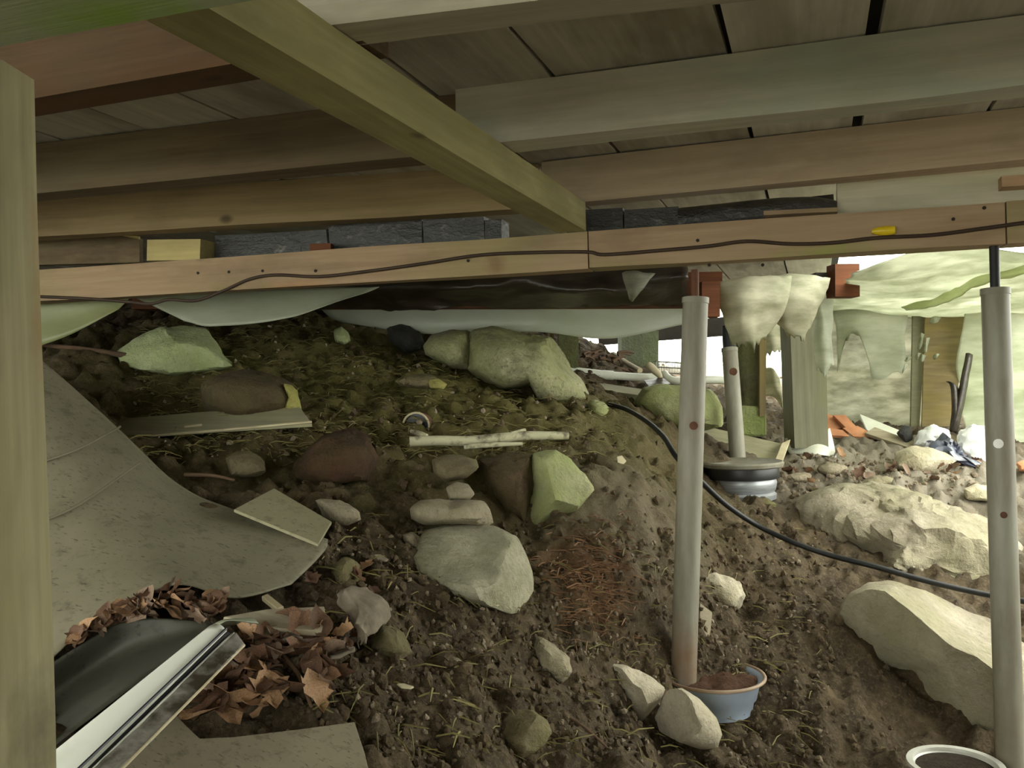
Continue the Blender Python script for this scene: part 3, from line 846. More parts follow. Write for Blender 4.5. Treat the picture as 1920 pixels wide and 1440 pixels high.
for k, (x, y, w, h) in enumerate(scr):
    D = 5.7
    o = patch('plastic_tatter', [[(x - w / 2 + 3, y - h / 2, D), (x, y - h / 2 - 2, D - .02), (x + w / 2 + 3, y - h / 2, D)], [(x - w / 2, y, D), (x, y, D - .03), (x + w / 2, y, D)], [(x - w / 2 - 2, y + h / 2, D), (x - 2, y + h / 2 + 3, D), (x + w / 2 - 3, y + h / 2, D)]], M['poly'], nu=6, nv=6, wob=0.008, wscale=20, thick=0.001)
    tag(o, ('slanting tatter of torn plastic at the top of the brown upright board', 'long tatter of torn plastic on the grey-green board', 'tall tatter of torn plastic along the edge of the brown board', 'small flat tatter below the two long ones on the boards', 'stubby tatter beside the small flat one on the boards', 'lowest narrow tatter hanging free of the grey-green board', 'tiny tatter alone in the middle of the brown board', 'tiny tatter against the dingy wall sheet')[k], 'plastic scrap', 'plastic tatters on the upright boards')

# hanging sheets behind the long beam, far end
M.update(sheet_grey=film('grey_green_sheet', (0.36, 0.38, 0.29), (0.27, 0.29, 0.19), trans=0.2, clear=0, scale=2),
         sheet_green=film('green_board_sheet', (0.30, 0.32, 0.15), (0.22, 0.24, 0.10), trans=0.15, clear=0, scale=3))
o = patch('hanging_sheet', [[(40, 548, 3.5), (130, 548, 3.48), (250, 552, 3.46)], [(40, 600, 3.5), (130, 590, 3.48), (232, 570, 3.46)], [(40, 660, 3.48), (130, 628, 3.46), (222, 580, 3.45)]], M['sheet_green'], nu=20, nv=10)
tag(o, 'olive sheet hanging below the long beam next to the near wooden post', 'sheet')
o = patch('hanging_sheet', [[(255, 560, 3.5), (400, 545, 3.48), (550, 540, 3.42), (712, 538, 3.36)], [(300, 580, 3.48), (400, 575, 3.45), (540, 568, 3.40), (690, 547, 3.35)], [(345, 602, 3.46), (400, 610, 3.42), (520, 600, 3.38), (640, 562, 3.34)]], M['sheet_grey'], nu=30, nv=12, wob=0.005)
tag(o, 'pale grey sheet bellying down from the long beam above the white boulder', 'sheet')

# things on top of the long beam
def beside_main(px, py, off):
    return on_main(px, py, -off)
def rail(name, x0, x1, yb, yt, off, w, mat, lab, cat, seed=1, wob=0.006):
    """Piece lying along the beam, its near bottom edge through (x0,yb[0]) and (x1,yb[1])."""
    A, B = beside_main(x0, yb[0], off), beside_main(x1, yb[1], off)
    T = beside_main(x0, yt, off)
    o = timber(name, A, B, w, (T.z - A.z), mat, seed=seed, wob=wob)
    return tag(o, lab, cat)
ins = [(368, 535, (492, 486), 424, 'dull dark insulation block beside the pale wooden block'), (537, 588, (486, 483), 420, 'dark insulation block next to the orange chip'),
       (592, 772, (483, 472), 412, 'long crinkled foil insulation piece under the brown joist'), (776, 892, (471, 463), 402, 'crinkled foil insulation piece ending at the yellowish-green timber'),
       (1052, 1160, (448, 442), 385, 'dark foil insulation piece just beyond the end of the yellowish-green timber'), (1163, 1268, (442, 436), 378, 'dark foil insulation piece beside the end of the foil roll')]
for k, (x0, x1, yb, yt, lab) in enumerate(ins):
    rail('insulation_piece', x0, x1, yb, yt, 0.10, 0.12, M['foil'], lab, 'insulation', seed=80 + k, wob=0.016)
rail('insulation_piece', 893, 925, (462, 460), 402, 0.10, 0.1, M['foil'], 'small foil insulation scrap tucked behind the end of the yellowish-green timber', 'insulation', seed=90)
rp = [beside_main(x, y, 0.10) for x, y in ((1268, 405), (1330, 400), (1400, 392), (1470, 385), (1530, 380), (1574, 379))]
o = tube('foil_roll', rp, [0.042, 0.044, 0.043, 0.042, 0.036, 0.022], M['foil'], sides=20)
tag(o, 'shiny black foil roll lying along the top of the long beam', 'foil roll')
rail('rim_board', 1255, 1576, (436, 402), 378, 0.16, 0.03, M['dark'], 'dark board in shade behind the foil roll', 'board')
rail('rim_board', 1576, 1960, (392, 372), 315, 0.10, 0.04, M['joist_grey'], 'grey-green board on edge behind the long beam, past the foil roll', 'board')
rail('wood_strip', 1432, 1572, (404, 396), 394, 0.02, 0.05, M['main'], 'thin orange wood strip under the foil roll', 'wood strip')
rail('wood_chip', 572, 612, (480, 478), 456, 0.03, 0.03, M['redwood'], 'small orange wood chip standing on the long beam', 'wood chip')
rail('wood_block', 1890, 1960, (345, 340), 322, 0.06, 0.06, M['main'], 'small orange block at the end of the grey-green board', 'block')
rail('wood_block', 264, 365, (489, 487), 448, 0.03, 0.10, M['block'], 'pale yellow wooden block on the long beam, at the foot of the sloping board', 'block')
o = slab('packing_shim', [on_main(915, 447, -.005), on_main(1092, 434, -.005), on_main(1100, 432, -.07), on_main(925, 444, -.07)], 0.012, M['main'])
tag(o, 'flat wooden shim under the end of the yellowish-green timber', 'shim')
o = slab('sloping_board', [(60, 405, 3.36), (262, 447, 3.34), (262, 492, 3.34), (60, 497, 3.36)], 0.03, M['joist_brown'])
tag(o, 'brown sloping board with its lit top edge painted pale, behind the near wooden post', 'board')
tube('lit_edge', [at(60, 404, 3.34), at(262, 446, 3.32)], 0.006, M['block'], o, sides=6, steps=1)  # light along the top of the board, painted in as a pale strip
o = slab('wood_splinter', [on_main(125, 494, -.01), on_main(225, 488, -.01), on_main(225, 486, -.05), on_main(125, 492, -.05)], 0.006, M['block'])
tag(o, 'pale splinter of wood lying on the long beam near the wooden post', 'wood splinter')

# cable along the beam
M['cable'] = plain('dark_cable', (0.05, 0.03, 0.018), rough=0.6)
cab = empty('cable', on_main(640, 516, 0.006))
tag(cab, 'thin dark cable looping along the face of the long beam', 'cable')
cpts = [(65, 556), (160, 560), (240, 566), (285, 570), (320, 562), (370, 564), (420, 546), (470, 524), (520, 516), (600, 519), (700, 508), (800, 494), (900, 479), (1000, 474), (1100, 473), (1135, 478), (1240, 470), (1330, 462), (1400, 453), (1480, 458), (1560, 456), (1640, 447), (1750, 441), (1850, 428), (1960, 414), (2150, 398), (2330, 392)]
tube('cable_run', [on_main(x, y, 0.007) for x, y in cpts], 0.0055, M['cable'], cab, sides=8)
M['yellow'] = plain('yellow_plastic', (0.75, 0.56, 0.01), (0.62, 0.45, 0.01), rough=0.35, spec=0.5)
for x, y in ((595, 519), (1122, 474), (1306, 464)):
    p = on_main(x, y, 0.006)
    slab('cable_clip', [p + MX * a + Vector((0, 0, b)) - MN * 0.006 for a, b in ((-.006, -.012), (.006, -.012), (.006, .012), (-.006, .012))], 0.008, M['steel'], cab, bev=0.002)
p = on_main(1655, 434, 0.012)
yc = tube('wire_connector', [p - MX * 0.030, p - MX * 0.01, p + MX * 0.012, p + MX * 0.030], [0.006, 0.013, 0.014, 0.011], M['yellow'], sides=10)
tag(yc, 'yellow plastic connector on the long beam, at the cable', 'connector')

# ------------------------------------------------------------------ stones
def ico(sub):
    bm = bmesh.new()
    bmesh.ops.create_icosphere(bm, subdivisions=sub, radius=1)
    v = np.array([x.co[:] for x in bm.verts])
    f = [[x.index for x in p.verts] for p in bm.faces]
    bm.free()
    return v, f
ICO = {k: ico(k) for k in (2, 3, 4, 5)}

def rock(poly, D, thick, mat, label=None, facets=(), amp=0.05, lean=0.35, sub=4, seed=1, name='stone', cat='stone', group=None, parent=None, pw=0.75, nsc=2.2, centre=None, sharp=0.6):
    """Stone with a measured outline, D metres ahead at its middle, thick metres deep on either side of it."""
    P = np.array(poly, float)
    if centre is None:
        a = np.roll(P, -1, 0)
        cr = P[:, 0] * a[:, 1] - a[:, 0] * P[:, 1]
        cx = ((P[:, 0] + a[:, 0]) * cr).sum() / (3 * cr.sum())
        cy = ((P[:, 1] + a[:, 1]) * cr).sum() / (3 * cr.sum())
    else:
        cx, cy = centre
    q = P - [cx, cy]
    v, f = ICO[sub]
    v = v.copy()
    for (nx, ny, nz, d) in facets:
        n = np.array([nx, ny, nz], float)
        n /= np.linalg.norm(n)
        s = v @ n - d
        v -= np.maximum(s, 0)[:, None] * n
    rho = np.hypot(v[:, 0], v[:, 1])
    ux, uy = v[:, 0] / np.maximum(rho, 1e-9), -v[:, 1] / np.maximum(rho, 1e-9)
    R = np.zeros(len(v))
    for p0, p1 in zip(q, np.roll(q, -1, 0)):
        e = p1 - p0
        den = ux * e[1] - uy * e[0]
        with np.errstate(divide='ignore', invalid='ignore'):
            t = (p0[0] * e[1] - p0[1] * e[0]) / den
            s = (p0[0] * uy - p0[1] * ux) / den
        ok = (t > 0) & (s >= -1e-6) & (s <= 1 + 1e-6) & (np.abs(den) > 1e-9)
        R = np.where(ok & (t > R), t, R)
    k = np.clip(rho, 0, 1) ** pw
    px = cx + R * k * ux
    py = cy + R * k * uy
    dd = D - v[:, 2] * thick + lean * thick * v[:, 1]
    W = np.stack([(px - 960) / F * dd, -(py - 720) / F * dd, -dd], 1) @ RM.T + C0
    O = W.mean(0)
    W -= O
    size = np.abs(W).max()
    nn = W / np.maximum(np.linalg.norm(W, axis=1), 1e-6)[:, None]
    qn = W / size * nsc + seed * 3.1
    W += nn * ((fbm(qn, 4, seed, 0.55) * amp + np.abs(fbm(qn * 2.6, 3, seed + 7)) * amp * 0.45 - amp * 0.2 + fbm(qn * 7, 3, seed + 19) * amp * 0.16) * size)[:, None]
    me = mesh_of(name, W, f)
    o = link(name, me, mat, smooth=True)
    me.set_sharp_from_angle(angle=sharp)
    o.matrix_world = Matrix.Translation(O.tolist())
    if parent:
        o.parent = parent
        o.matrix_parent_inverse = parent.matrix_world.inverted()
    if label:
        tag(o, label, cat, group)
    return o

M.update(
    r_grey=stone('grey_green_stone', (0.42, 0.395, 0.29), (0.24, 0.225, 0.155), (0.27, 0.275, 0.13), 0.25),
    r_white=stone('pale_lichen_stone', (0.44, 0.48, 0.28), (0.27, 0.30, 0.16), (0.30, 0.36, 0.13), 0.4, scale=6),
    r_moss=stone('bright_moss_stone', (0.36, 0.36, 0.20), (0.20, 0.19, 0.10), (0.29, 0.33, 0.12), 0.5, scale=6),
    r_tan=stone('tan_stone', (0.36, 0.31, 0.22), (0.21, 0.175, 0.12), (0.20, 0.20, 0.08), 0.15),
    r_pale=stone('pale_sandy_stone', (0.56, 0.50, 0.38), (0.40, 0.35, 0.25), (0.30, 0.28, 0.12), 0.15),
    r_brown=stone('earthy_brown_stone', (0.11, 0.075, 0.042), (0.045, 0.03, 0.018), (0.10, 0.09, 0.035), 0.3),
    r_red=stone('rusty_brown_stone', (0.075, 0.038, 0.02), (0.03, 0.017, 0.01), (0.07, 0.06, 0.025), 0.3),
    r_olive=stone('olive_stone', (0.20, 0.165, 0.095), (0.10, 0.08, 0.045), (0.18, 0.18, 0.06), 0.25),
    r_dark=stone('dark_stone', (0.06, 0.06, 0.055), (0.025, 0.025, 0.022), amt=0.0),
    r_boulder=stone('granite_boulder', (0.37, 0.355, 0.225), (0.19, 0.18, 0.105), (0.30, 0.32, 0.12), 0.35, scale=6, speck=0.8),
    r_right=stone('sandy_boulder', (0.40, 0.355, 0.27), (0.25, 0.215, 0.15), (0.20, 0.195, 0.085), 0.25, scale=5),
    lichen=stone('yellow_lichen', (0.42, 0.38, 0.13), (0.25, 0.22, 0.08), (0.4, 0.38, 0.1), 0.3, scale=12),
)
# the big boulder under the panel: two lobes of one mass
big = rock([(868, 640), (893, 618), (930, 613), (957, 618), (990, 627), (1033, 632), (1057, 657), (1073, 693), (1097, 720), (1110, 750), (1060, 768), (1010, 752), (995, 722), (945, 732), (900, 715), (872, 690)], 4.25, 0.34, M['r_boulder'],
           'big rounded granite boulder on the bank, under the sagging white panel', facets=[(.9, .2, .5, .80)], amp=0.05, seed=11, name='boulder', cat='boulder', sub=5)
rock([(806, 628), (847, 616), (880, 620), (890, 650), (880, 690), (845, 690), (800, 668), (792, 650)], 4.3, 0.25, M['r_boulder'], parent=big, name='boulder_lobe', seed=12)
rock([(1100, 755), (1112, 748), (1132, 753), (1150, 774), (1135, 786), (1105, 784)], 3.9, 0.08, M['r_moss'], 'small bright green mossy stone at the foot of the big boulder', seed=13, sub=3)
rock([(213, 662), (245, 640), (277, 620), (310, 612), (345, 610), (387, 614), (405, 640), (420, 667), (447, 688), (400, 698), (350, 704), (317, 708), (260, 700), (228, 692)], 3.62, 0.22, M['r_white'],
     'white-green angular boulder below the hanging sheets', facets=[(-.5, .3, .8, .72), (.3, .75, .6, .72), (.25, -.3, .9, .8)], amp=0.045, seed=14, name='boulder', cat='boulder')
rb = rock([(380, 720), (410, 700), (467, 693), (533, 714), (556, 730), (563, 768), (500, 785), (433, 785), (385, 765)], 3.2, 0.20, M['r_brown'], 'brown earthy rock with a yellow lichen end, behind the grey plank', seed=15, amp=0.06)
rock([(528, 718), (545, 720), (558, 733), (566, 770), (545, 772), (530, 766), (540, 745)], 3.09, 0.05, M['lichen'], parent=rb, name='lichen_patch', seed=16, sub=3)
rs = rock([(735, 712), (765, 702), (800, 700), (820, 706), (832, 718), (825, 728), (790, 728), (750, 724)], 3.55, 0.07, M['r_olive'], 'low olive stone with a yellow tip in the middle of the bank', seed=17, sub=3)
rock([(800, 712), (822, 710), (839, 720), (832, 730), (806, 728)], 3.50, 0.03, M['lichen'], parent=rs, name='lichen_patch', seed=18, sub=3)
rock([(625, 618), (640, 612), (653, 624), (658, 640), (646, 647), (628, 642)], 4.25, 0.06, M['r_white'], 'small pale stone at the crest of the bank, below the far beam', seed=19, sub=3)
rock([(724, 614), (752, 606), (788, 622), (800, 655), (760, 662), (730, 640)], 4.5, 0.14, M['r_dark'], 'dark stone in shade beside the big boulder', seed=20, sub=3)
mb = rock([(1000, 849), (1040, 840), (1067, 857), (1097, 890), (1115, 917), (1083, 957), (1058, 968), (1030, 985), (1005, 1005), (978, 992), (985, 930), (988, 880)], 2.93, 0.14, M['r_moss'],
     'angular boulder with a bright yellow-green mossy face beside the bank edge', facets=[(.55, .25, .8, .62), (-.75, -.1, .65, .50), (.05, -.8, .6, .66)], amp=0.03, seed=21, name='boulder', cat='boulder')
rock([(900, 862), (950, 850), (1000, 850), (1000, 900), (992, 960), (985, 990), (950, 965), (915, 915)], 2.95, 0.12, M['r_brown'], parent=mb, name='brown_side', seed=22)  # darker brown side piece left of the mossy face
rock([(757, 1050), (780, 1020), (800, 994), (835, 986), (881, 984), (937, 990), (971, 1009), (997, 1065), (1004, 1099), (997, 1121), (969, 1157), (937, 1145), (885, 1130), (825, 1112), (775, 1085)], 2.46, 0.20, M['r_grey'],
     'broad grey-green boulder half sunk in the slope, flat stone on top of it', facets=[(-.1, .45, .9, .62), (.75, -.3, .6, .72)], amp=0.03, seed=23, name='boulder', cat='boulder', lean=.7)
rock([(768, 952), (788, 937), (830, 935), (875, 936), (907, 939), (918, 955), (927, 979), (915, 987), (862, 982), (795, 985), (770, 973)], 2.56, 0.09, M['r_tan'], 'flat tan stone lying on the broad grey-green boulder', facets=[(0, .8, .6, .7), (.9, 0, .5, .8)], amp=0.025, seed=24)
rock([(836, 915), (855, 902), (880, 908), (891, 925), (880, 938), (842, 938)], 2.66, 0.05, M['r_tan'], 'small pale stone sitting behind the flat tan stone', seed=25, sub=3)
rock([(810, 862), (835, 852), (865, 852), (893, 862), (898, 878), (875, 896), (840, 903), (815, 890)], 2.8, 0.08, M['r_olive'], 'olive-brown stone next to the angular mossy boulder', seed=26, sub=3)
rock([(752, 1003), (770, 996), (792, 1008), (800, 1020), (785, 1030), (760, 1030)], 2.48, 0.04, M['r_tan'], 'small pale pointed stone on the near shoulder of the broad boulder', facets=[(.5, .4, .7, .6)], seed=27, sub=3)
rock([(420, 860), (440, 848), (467, 846), (495, 862), (502, 885), (470, 897), (432, 892)], 2.68, 0.08, M['r_olive'], 'mottled olive stone below the grey plank', seed=28, sub=3, amp=.09)
rock([(545, 872), (575, 842), (605, 818), (650, 803), (695, 815), (708, 860), (690, 905), (620, 915), (560, 900)], 2.85, 0.18, M['r_red'], 'dark rusty-brown rock in the hollow below the plank end', seed=29, amp=.07)
rock([(590, 935), (625, 936), (655, 946), (673, 957), (678, 975), (648, 986), (610, 978)], 2.38, 0.07, M['r_tan'], 'tan stone against the square tile', seed=30, sub=3)
rock([(622, 1058), (645, 1042), (662, 1046), (680, 1062), (683, 1088), (675, 1108), (640, 1110), (620, 1090)], 2.12, 0.06, M['r_olive'], 'upright dark stone beyond the tip of the curved grey sheet', facets=[(.8, .1, .6, .5)], seed=31, sub=3)
rock([(692, 1190), (712, 1162), (750, 1183), (772, 1222), (752, 1238), (712, 1236), (690, 1222)], 1.97, 0.08, M['r_olive'], 'yellow mossy stone behind the torn paper', seed=32, amp=.08)
rock([(822, 1236), (832, 1222), (860, 1234), (878, 1250), (868, 1262), (835, 1256)], 2.05, 0.04, M['r_tan'], 'small brownish stone alone on the bare slope', facets=[(.3, .5, .8, .6)], seed=33, sub=3)
rock([(995, 1222), (1008, 1192), (1042, 1209), (1069, 1235), (1076, 1264), (1052, 1280), (1014, 1256)], 2.34, 0.07, M['r_tan'], 'rounded grey stone on the slope above the pale angular stones', seed=34, amp=.08)
rock([(1112, 1264), (1132, 1243), (1174, 1247), (1222, 1270), (1248, 1290), (1238, 1315), (1202, 1354), (1162, 1334), (1130, 1300)], 2.52, 0.11, M['r_pale'], 'pale angular stone next to the blue basin, farther up the slope', facets=[(-.62, -.35, .7, .30), (.5, .45, .75, .62)], amp=0.025, seed=35, lean=.2)
rock([(1222, 1345), (1249, 1294), (1278, 1289), (1311, 1309), (1343, 1346), (1354, 1378), (1346, 1400), (1320, 1406), (1275, 1393), (1234, 1374)], 2.44, 0.10, M['r_pale'], 'pale egg-shaped stone leaning on the blue basin', facets=[(-.75, .05, .65, .40)], amp=0.02, seed=36, lean=.2)
rock([(936, 1376), (948, 1336), (970, 1328), (998, 1330), (1026, 1350), (1036, 1374), (1020, 1398), (976, 1428), (946, 1410)], 1.98, 0.07, M['r_olive'], 'rounded brown-green stone at the foot of the slope', facets=[(-.3, .6, .7, .66), (.7, -.1, .7, .7)], seed=37, amp=.03)
rock([(858, 1368), (880, 1368), (902, 1386), (898, 1404), (862, 1404)], 1.86, 0.04, M['r_brown'], 'small brown earth-coated stone near the rounded brown-green stone', seed=38, sub=3)
rock([(1312, 1080), (1342, 1073), (1388, 1093), (1397, 1117), (1382, 1142), (1345, 1132), (1316, 1112)], 3.08, 0.10, M['r_pale'], 'light stone behind the near jack post', seed=39, amp=.07)
rock([(1484, 950), (1510, 930), (1540, 917), (1612, 915), (1690, 922), (1762, 940), (1837, 968), (1880, 1000), (1920, 1040), (1925, 1105), (1850, 1122), (1762, 1100), (1687, 1074), (1640, 1066), (1590, 1055), (1530, 1030), (1492, 998)], 4.0, 0.42, M['r_right'],
     'large sandy boulder with bright top, beyond the black hose', facets=[(-.6, -.1, .8, .70), (.1, -.6, .8, .70)], amp=0.075, seed=40, name='boulder', cat='boulder', lean=.8, sub=5, nsc=2.8)
rock([(1567, 1160), (1576, 1130), (1596, 1105), (1625, 1093), (1669, 1090), (1725, 1106), (1790, 1130), (1860, 1160), (1925, 1210), (1945, 1300), (1925, 1400), (1856, 1414), (1770, 1394), (1700, 1362), (1682, 1316), (1662, 1268), (1620, 1252), (1592, 1210)], 2.98, 0.34, M['r_right'],
     'large sandy boulder nearest the black-topped jack post, shaded below a ridge', facets=[(-.55, -.45, .7, .34), (.35, .75, .55, .60)], amp=0.035, seed=41, name='boulder', cat='boulder', lean=.5, sub=5)
rock([(1185, 756), (1208, 728), (1250, 720), (1290, 722), (1335, 730), (1354, 760), (1356, 800), (1300, 808), (1250, 802), (1215, 785)], 4.75, 0.22, M['r_moss'], 'green mossy boulder directly behind the near jack post', seed=42, name='boulder', cat='boulder')
for k, (x, y, s, lab) in enumerate(((1430, 945, 26, 'olive stone between the dark wheel rim and the large sandy boulder'), (1725, 862, 60, 'flat white-lit stone in the bright ground before the dark bag'), (1840, 925, 40, 'sunlit stone beside the black-topped jack post, above the large boulder'), (1560, 880, 30, 'pale brown stone in the rubble beyond the large boulder'), (1500, 895, 24, 'brown stone in the rubble near the wheel rim'), (1650, 905, 34, 'tan stone resting above the large sandy boulder'))):
    _, D = gp(x, y + s * .3)
    rock([(x + s * math.cos(a) * (1 + .2 * math.sin(3 * a + k)), y + s * .42 * math.sin(a)) for a in np.linspace(0, 2 * math.pi, 11)[:-1]], D, s / F * D * .7, M['r_pale' if k in (1, 2) else 'r_olive' if k == 0 else 'r_tan'], lab, seed=43 + k, sub=3, amp=.08)

# ------------------------------------------------------------------ sheets, boards and rubbish on the ground
M.update(
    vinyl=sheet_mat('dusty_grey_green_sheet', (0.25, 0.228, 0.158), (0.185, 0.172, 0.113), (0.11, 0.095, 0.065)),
    vinyl_dark=sheet_mat('shaded_curl_sheet', (0.05, 0.05, 0.036), (0.03, 0.03, 0.021), (0.02, 0.018, 0.012)),  # same sheet with the shade under its curl put into the colour
    tile=sheet_mat('pale_green_tile', (0.29, 0.27, 0.17), (0.24, 0.225, 0.135), (0.16, 0.145, 0.09)),
    card=sheet_mat('grey_brown_board', (0.28, 0.245, 0.172), (0.20, 0.175, 0.12), (0.12, 0.1, 0.065), scale=4),
    plank2=wood('grey_green_plank', (0.36, 0.345, 0.22), (0.25, 0.235, 0.15), (0.4, 0.38, 0.2), 0.3, knots=False),
    white_metal=plain('white_enamel', (0.80, 0.82, 0.74), (0.58, 0.60, 0.46), rough=0.35, spec=0.5, scale=4, lo=.25, hi=.5),
    bare_metal=plain('dirty_bright_metal', (0.50, 0.48, 0.43), (0.09, 0.075, 0.055), rough=0.35, metal=0.5, scale=14, lo=.4, hi=.6),
    groove=plain('dark_groove', (0.03, 0.03, 0.04), rough=0.4),
    edge=plain('pale_cut_edge', (0.62, 0.55, 0.36), (0.45, 0.38, 0.24), rough=0.5),
    crease=plain('dirt_crease', (0.17, 0.15, 0.10), rough=0.8),
    paper=plain('grey_torn_paper', (0.28, 0.235, 0.175), (0.13, 0.105, 0.075), rough=0.9, scale=14, bmp=0.4),
    scrapwood=wood('splintered_wood', (0.42, 0.37, 0.27), (0.27, 0.225, 0.15), knots=False),
    white_pvc=plain('white_pipe', (0.80, 0.82, 0.72), (0.70, 0.72, 0.6), rough=0.35, spec=0.5),
    hose=plain('black_hose', (0.012, 0.012, 0.012), rough=0.5, spec=0.3),
    blue=plain('pale_blue_enamel', (0.40, 0.47, 0.58), (0.32, 0.38, 0.47), rough=0.35, spec=0.5, scale=9),
    rimrust=plain('tan_rim', (0.42, 0.31, 0.22), (0.28, 0.19, 0.12), rough=0.5),
    crumb0=stone('dark_soil', (0.07, 0.048, 0.03), (0.03, 0.02, 0.012), scale=30),
    basin_soil=stone('reddish_soil', (0.16, 0.08, 0.045), (0.08, 0.04, 0.025), scale=30),
    tyre=plain('black_rubber', (0.018, 0.018, 0.02), rough=0.4, spec=0.5),
    alloy=plain('dull_alloy', (0.40, 0.42, 0.44), (0.24, 0.25, 0.26), rough=0.35, metal=0.3, stretch=(1, 1, 8)),
    birch=plain('pale_branch_bark', (0.52, 0.50, 0.33), (0.12, 0.10, 0.07), rough=0.85, scale=16, bmp=0.6, lo=.36, hi=.5),
    terracotta=plain('terracotta', (0.55, 0.26, 0.13), (0.38, 0.16, 0.08), rough=0.85),
    bag_dark=plain('dark_blue_bag', (0.07, 0.08, 0.12), (0.02, 0.022, 0.04), rough=0.3, spec=0.6),
    bag_white=film('white_bag', (0.85, 0.86, 0.84), (0.74, 0.75, 0.75), trans=0.3, clear=0),
    wire=plain('wire', (0.45, 0.45, 0.42), rough=0.4, metal=0.6),
    pvc_dirty=plain('white_dish', (0.66, 0.66, 0.60), (0.50, 0.49, 0.42), rough=0.35, spec=0.5),
)
vs = patch('vinyl_sheet', [
    [(-120, 520, 2.80), (65, 664, 2.62), (200, 785, 2.50), (330, 905, 2.38), (440, 957, 2.28), (614, 1014, 2.13)],
    [(-120, 760, 2.38), (65, 800, 2.30), (200, 880, 2.22), (330, 960, 2.16), (440, 1000, 2.12), (610, 1030, 2.09)],
    [(-120, 1060, 1.90), (65, 1050, 1.90), (200, 1030, 1.93), (330, 1050, 1.93), (440, 1075, 1.95), (585, 1058, 2.02)],
    [(-120, 1360, 1.50), (65, 1262, 1.60), (190, 1160, 1.72), (330, 1098, 1.80), (440, 1122, 1.84), (545, 1096, 1.95)]], M['vinyl'], nu=60, nv=40, thick=0.004, wob=0.004, wscale=3)
tag(vs, 'large curved grey-green sheet draped over the bank beside the near wooden post', 'sheet')
for pts in ([(60, 872, 2.175), (140, 845, 2.24), (205, 812, 2.33), (225, 800, 2.40)], [(60, 985, 1.99), (150, 945, 2.07), (262, 868, 2.26)]):
    tube('panel_crease', [at(x, y, d - 0.02) for x, y, d in pts], 0.0035, M['crease'], vs, sides=6)
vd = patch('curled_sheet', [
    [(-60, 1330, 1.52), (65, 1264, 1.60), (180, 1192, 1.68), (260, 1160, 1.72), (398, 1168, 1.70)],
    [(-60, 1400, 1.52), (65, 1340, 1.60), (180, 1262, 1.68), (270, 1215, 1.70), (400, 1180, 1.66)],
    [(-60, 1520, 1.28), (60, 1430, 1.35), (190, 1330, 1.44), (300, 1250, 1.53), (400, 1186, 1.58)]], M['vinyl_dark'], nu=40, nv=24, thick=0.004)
tag(vd, 'curled sheet behind the white metal strip, its shade painted in dark', 'sheet')
# white metal strip
gt = empty('metal_strip', at(400, 1182, 1.50))
tag(gt, 'long white metal strip with a dirty bare lip, sloping down past the near post', 'metal strip')
far = [(383, 1186, 1.53), (395, 1174, 1.515), (412, 1172, 1.505), (425, 1184, 1.50), (432, 1190, 1.505), (440, 1187, 1.495), (458, 1210, 1.475)]
near = [(-56, 1545, 1.10), (-48, 1535, 1.085), (20, 1545, 1.075), (52, 1550, 1.07), (58, 1552, 1.078), (66, 1550, 1.065), (110, 1562, 1.05)]
mid = [((a[0] + b[0]) / 2, (a[1] + b[1]) / 2, 2 / (1 / a[2] + 1 / b[2])) for a, b in zip(far, near)]
patch('white_face', [[f, m, n] for f, m, n in zip(far[0:4], mid[0:4], near[0:4])], M['white_metal'], nu=30, nv=14, parent=gt, thick=0.003)
patch('groove', [[f, m, n] for f, m, n in zip(far[3:5], mid[3:5], near[3:5])], M['groove'], nu=30, nv=4, parent=gt, thick=0.003)
patch('ridge', [[f, m, n] for f, m, n in zip(far[4:6], mid[4:6], near[4:6])], M['white_metal'], nu=30, nv=4, parent=gt, thick=0.003)
patch('lip', [[f, m, n] for f, m, n in zip(far[5:7], mid[5:7], near[5:7])], M['bare_metal'], nu=30, nv=6, parent=gt, thick=0.003, wob=0.002, wscale=20)
tube('groove', [at(424, 1179, 1.497), at((424 + 40) / 2, (1179 + 1545) / 2 - 1, 2 / (1 / 1.497 + 1 / 1.066)), at(38, 1546, 1.066)], 0.0025, M['groove'], gt, sides=6)
tube('lip_edge', [at(*far[6]), at(*mid[6]), at(*near[6])], 0.0022, M['edge'], gt, sides=6)
patch('bent_end', [[(383, 1186, 1.53), (396, 1173, 1.515), (412, 1171, 1.505)], [(405, 1176, 1.53), (420, 1163, 1.52), (432, 1163, 1.515)], [(440, 1172, 1.56), (470, 1158, 1.56), (485, 1170, 1.56)]], M['sheet_grey'], nu=8, nv=10, parent=gt, thick=0.002)

tl = slab('square_tile', [(438, 957, 2.20), (514, 913, 2.36), (622, 980, 2.22), (597, 1018, 2.09)], 0.008, M['tile'])
tag(tl, 'pale square tile lying on the far edge of the curved grey-green sheet', 'tile')
cbd = slab('cardboard_sheet', [(180, 1470, 1.27), (250, 1385, 1.36), (320, 1318, 1.45), (348, 1352, 1.42), (374, 1391, 1.40), (440, 1384, 1.42), (560, 1368, 1.47), (664, 1357, 1.52), (684, 1410, 1.45), (702, 1480, 1.37)], 0.006, M['card'])
tag(cbd, 'flat grey-brown board with an L-shaped notch, lowest in front of the dry leaves', 'board')
pk = slab('wood_plank', [(190, 784, 3.12), (380, 774, 3.1), (562, 764, 3.05), (584, 790, 2.88), (410, 806, 2.92), (222, 822, 2.95)], 0.012, M['plank2'])
tag(pk, 'thin grey plank lying across the bank below the white-green boulder', 'plank')
tube('plank_edge', [at(222, 823, 2.945), at(410, 807, 2.915), at(584, 791, 2.875)], 0.004, M['edge'], pk, sides=6, steps=2)
slab('splinter', [(345, 798, 2.96), (378, 794, 2.95), (378, 797, 2.94), (345, 801, 2.95)], 0.004, M['edge'], pk)
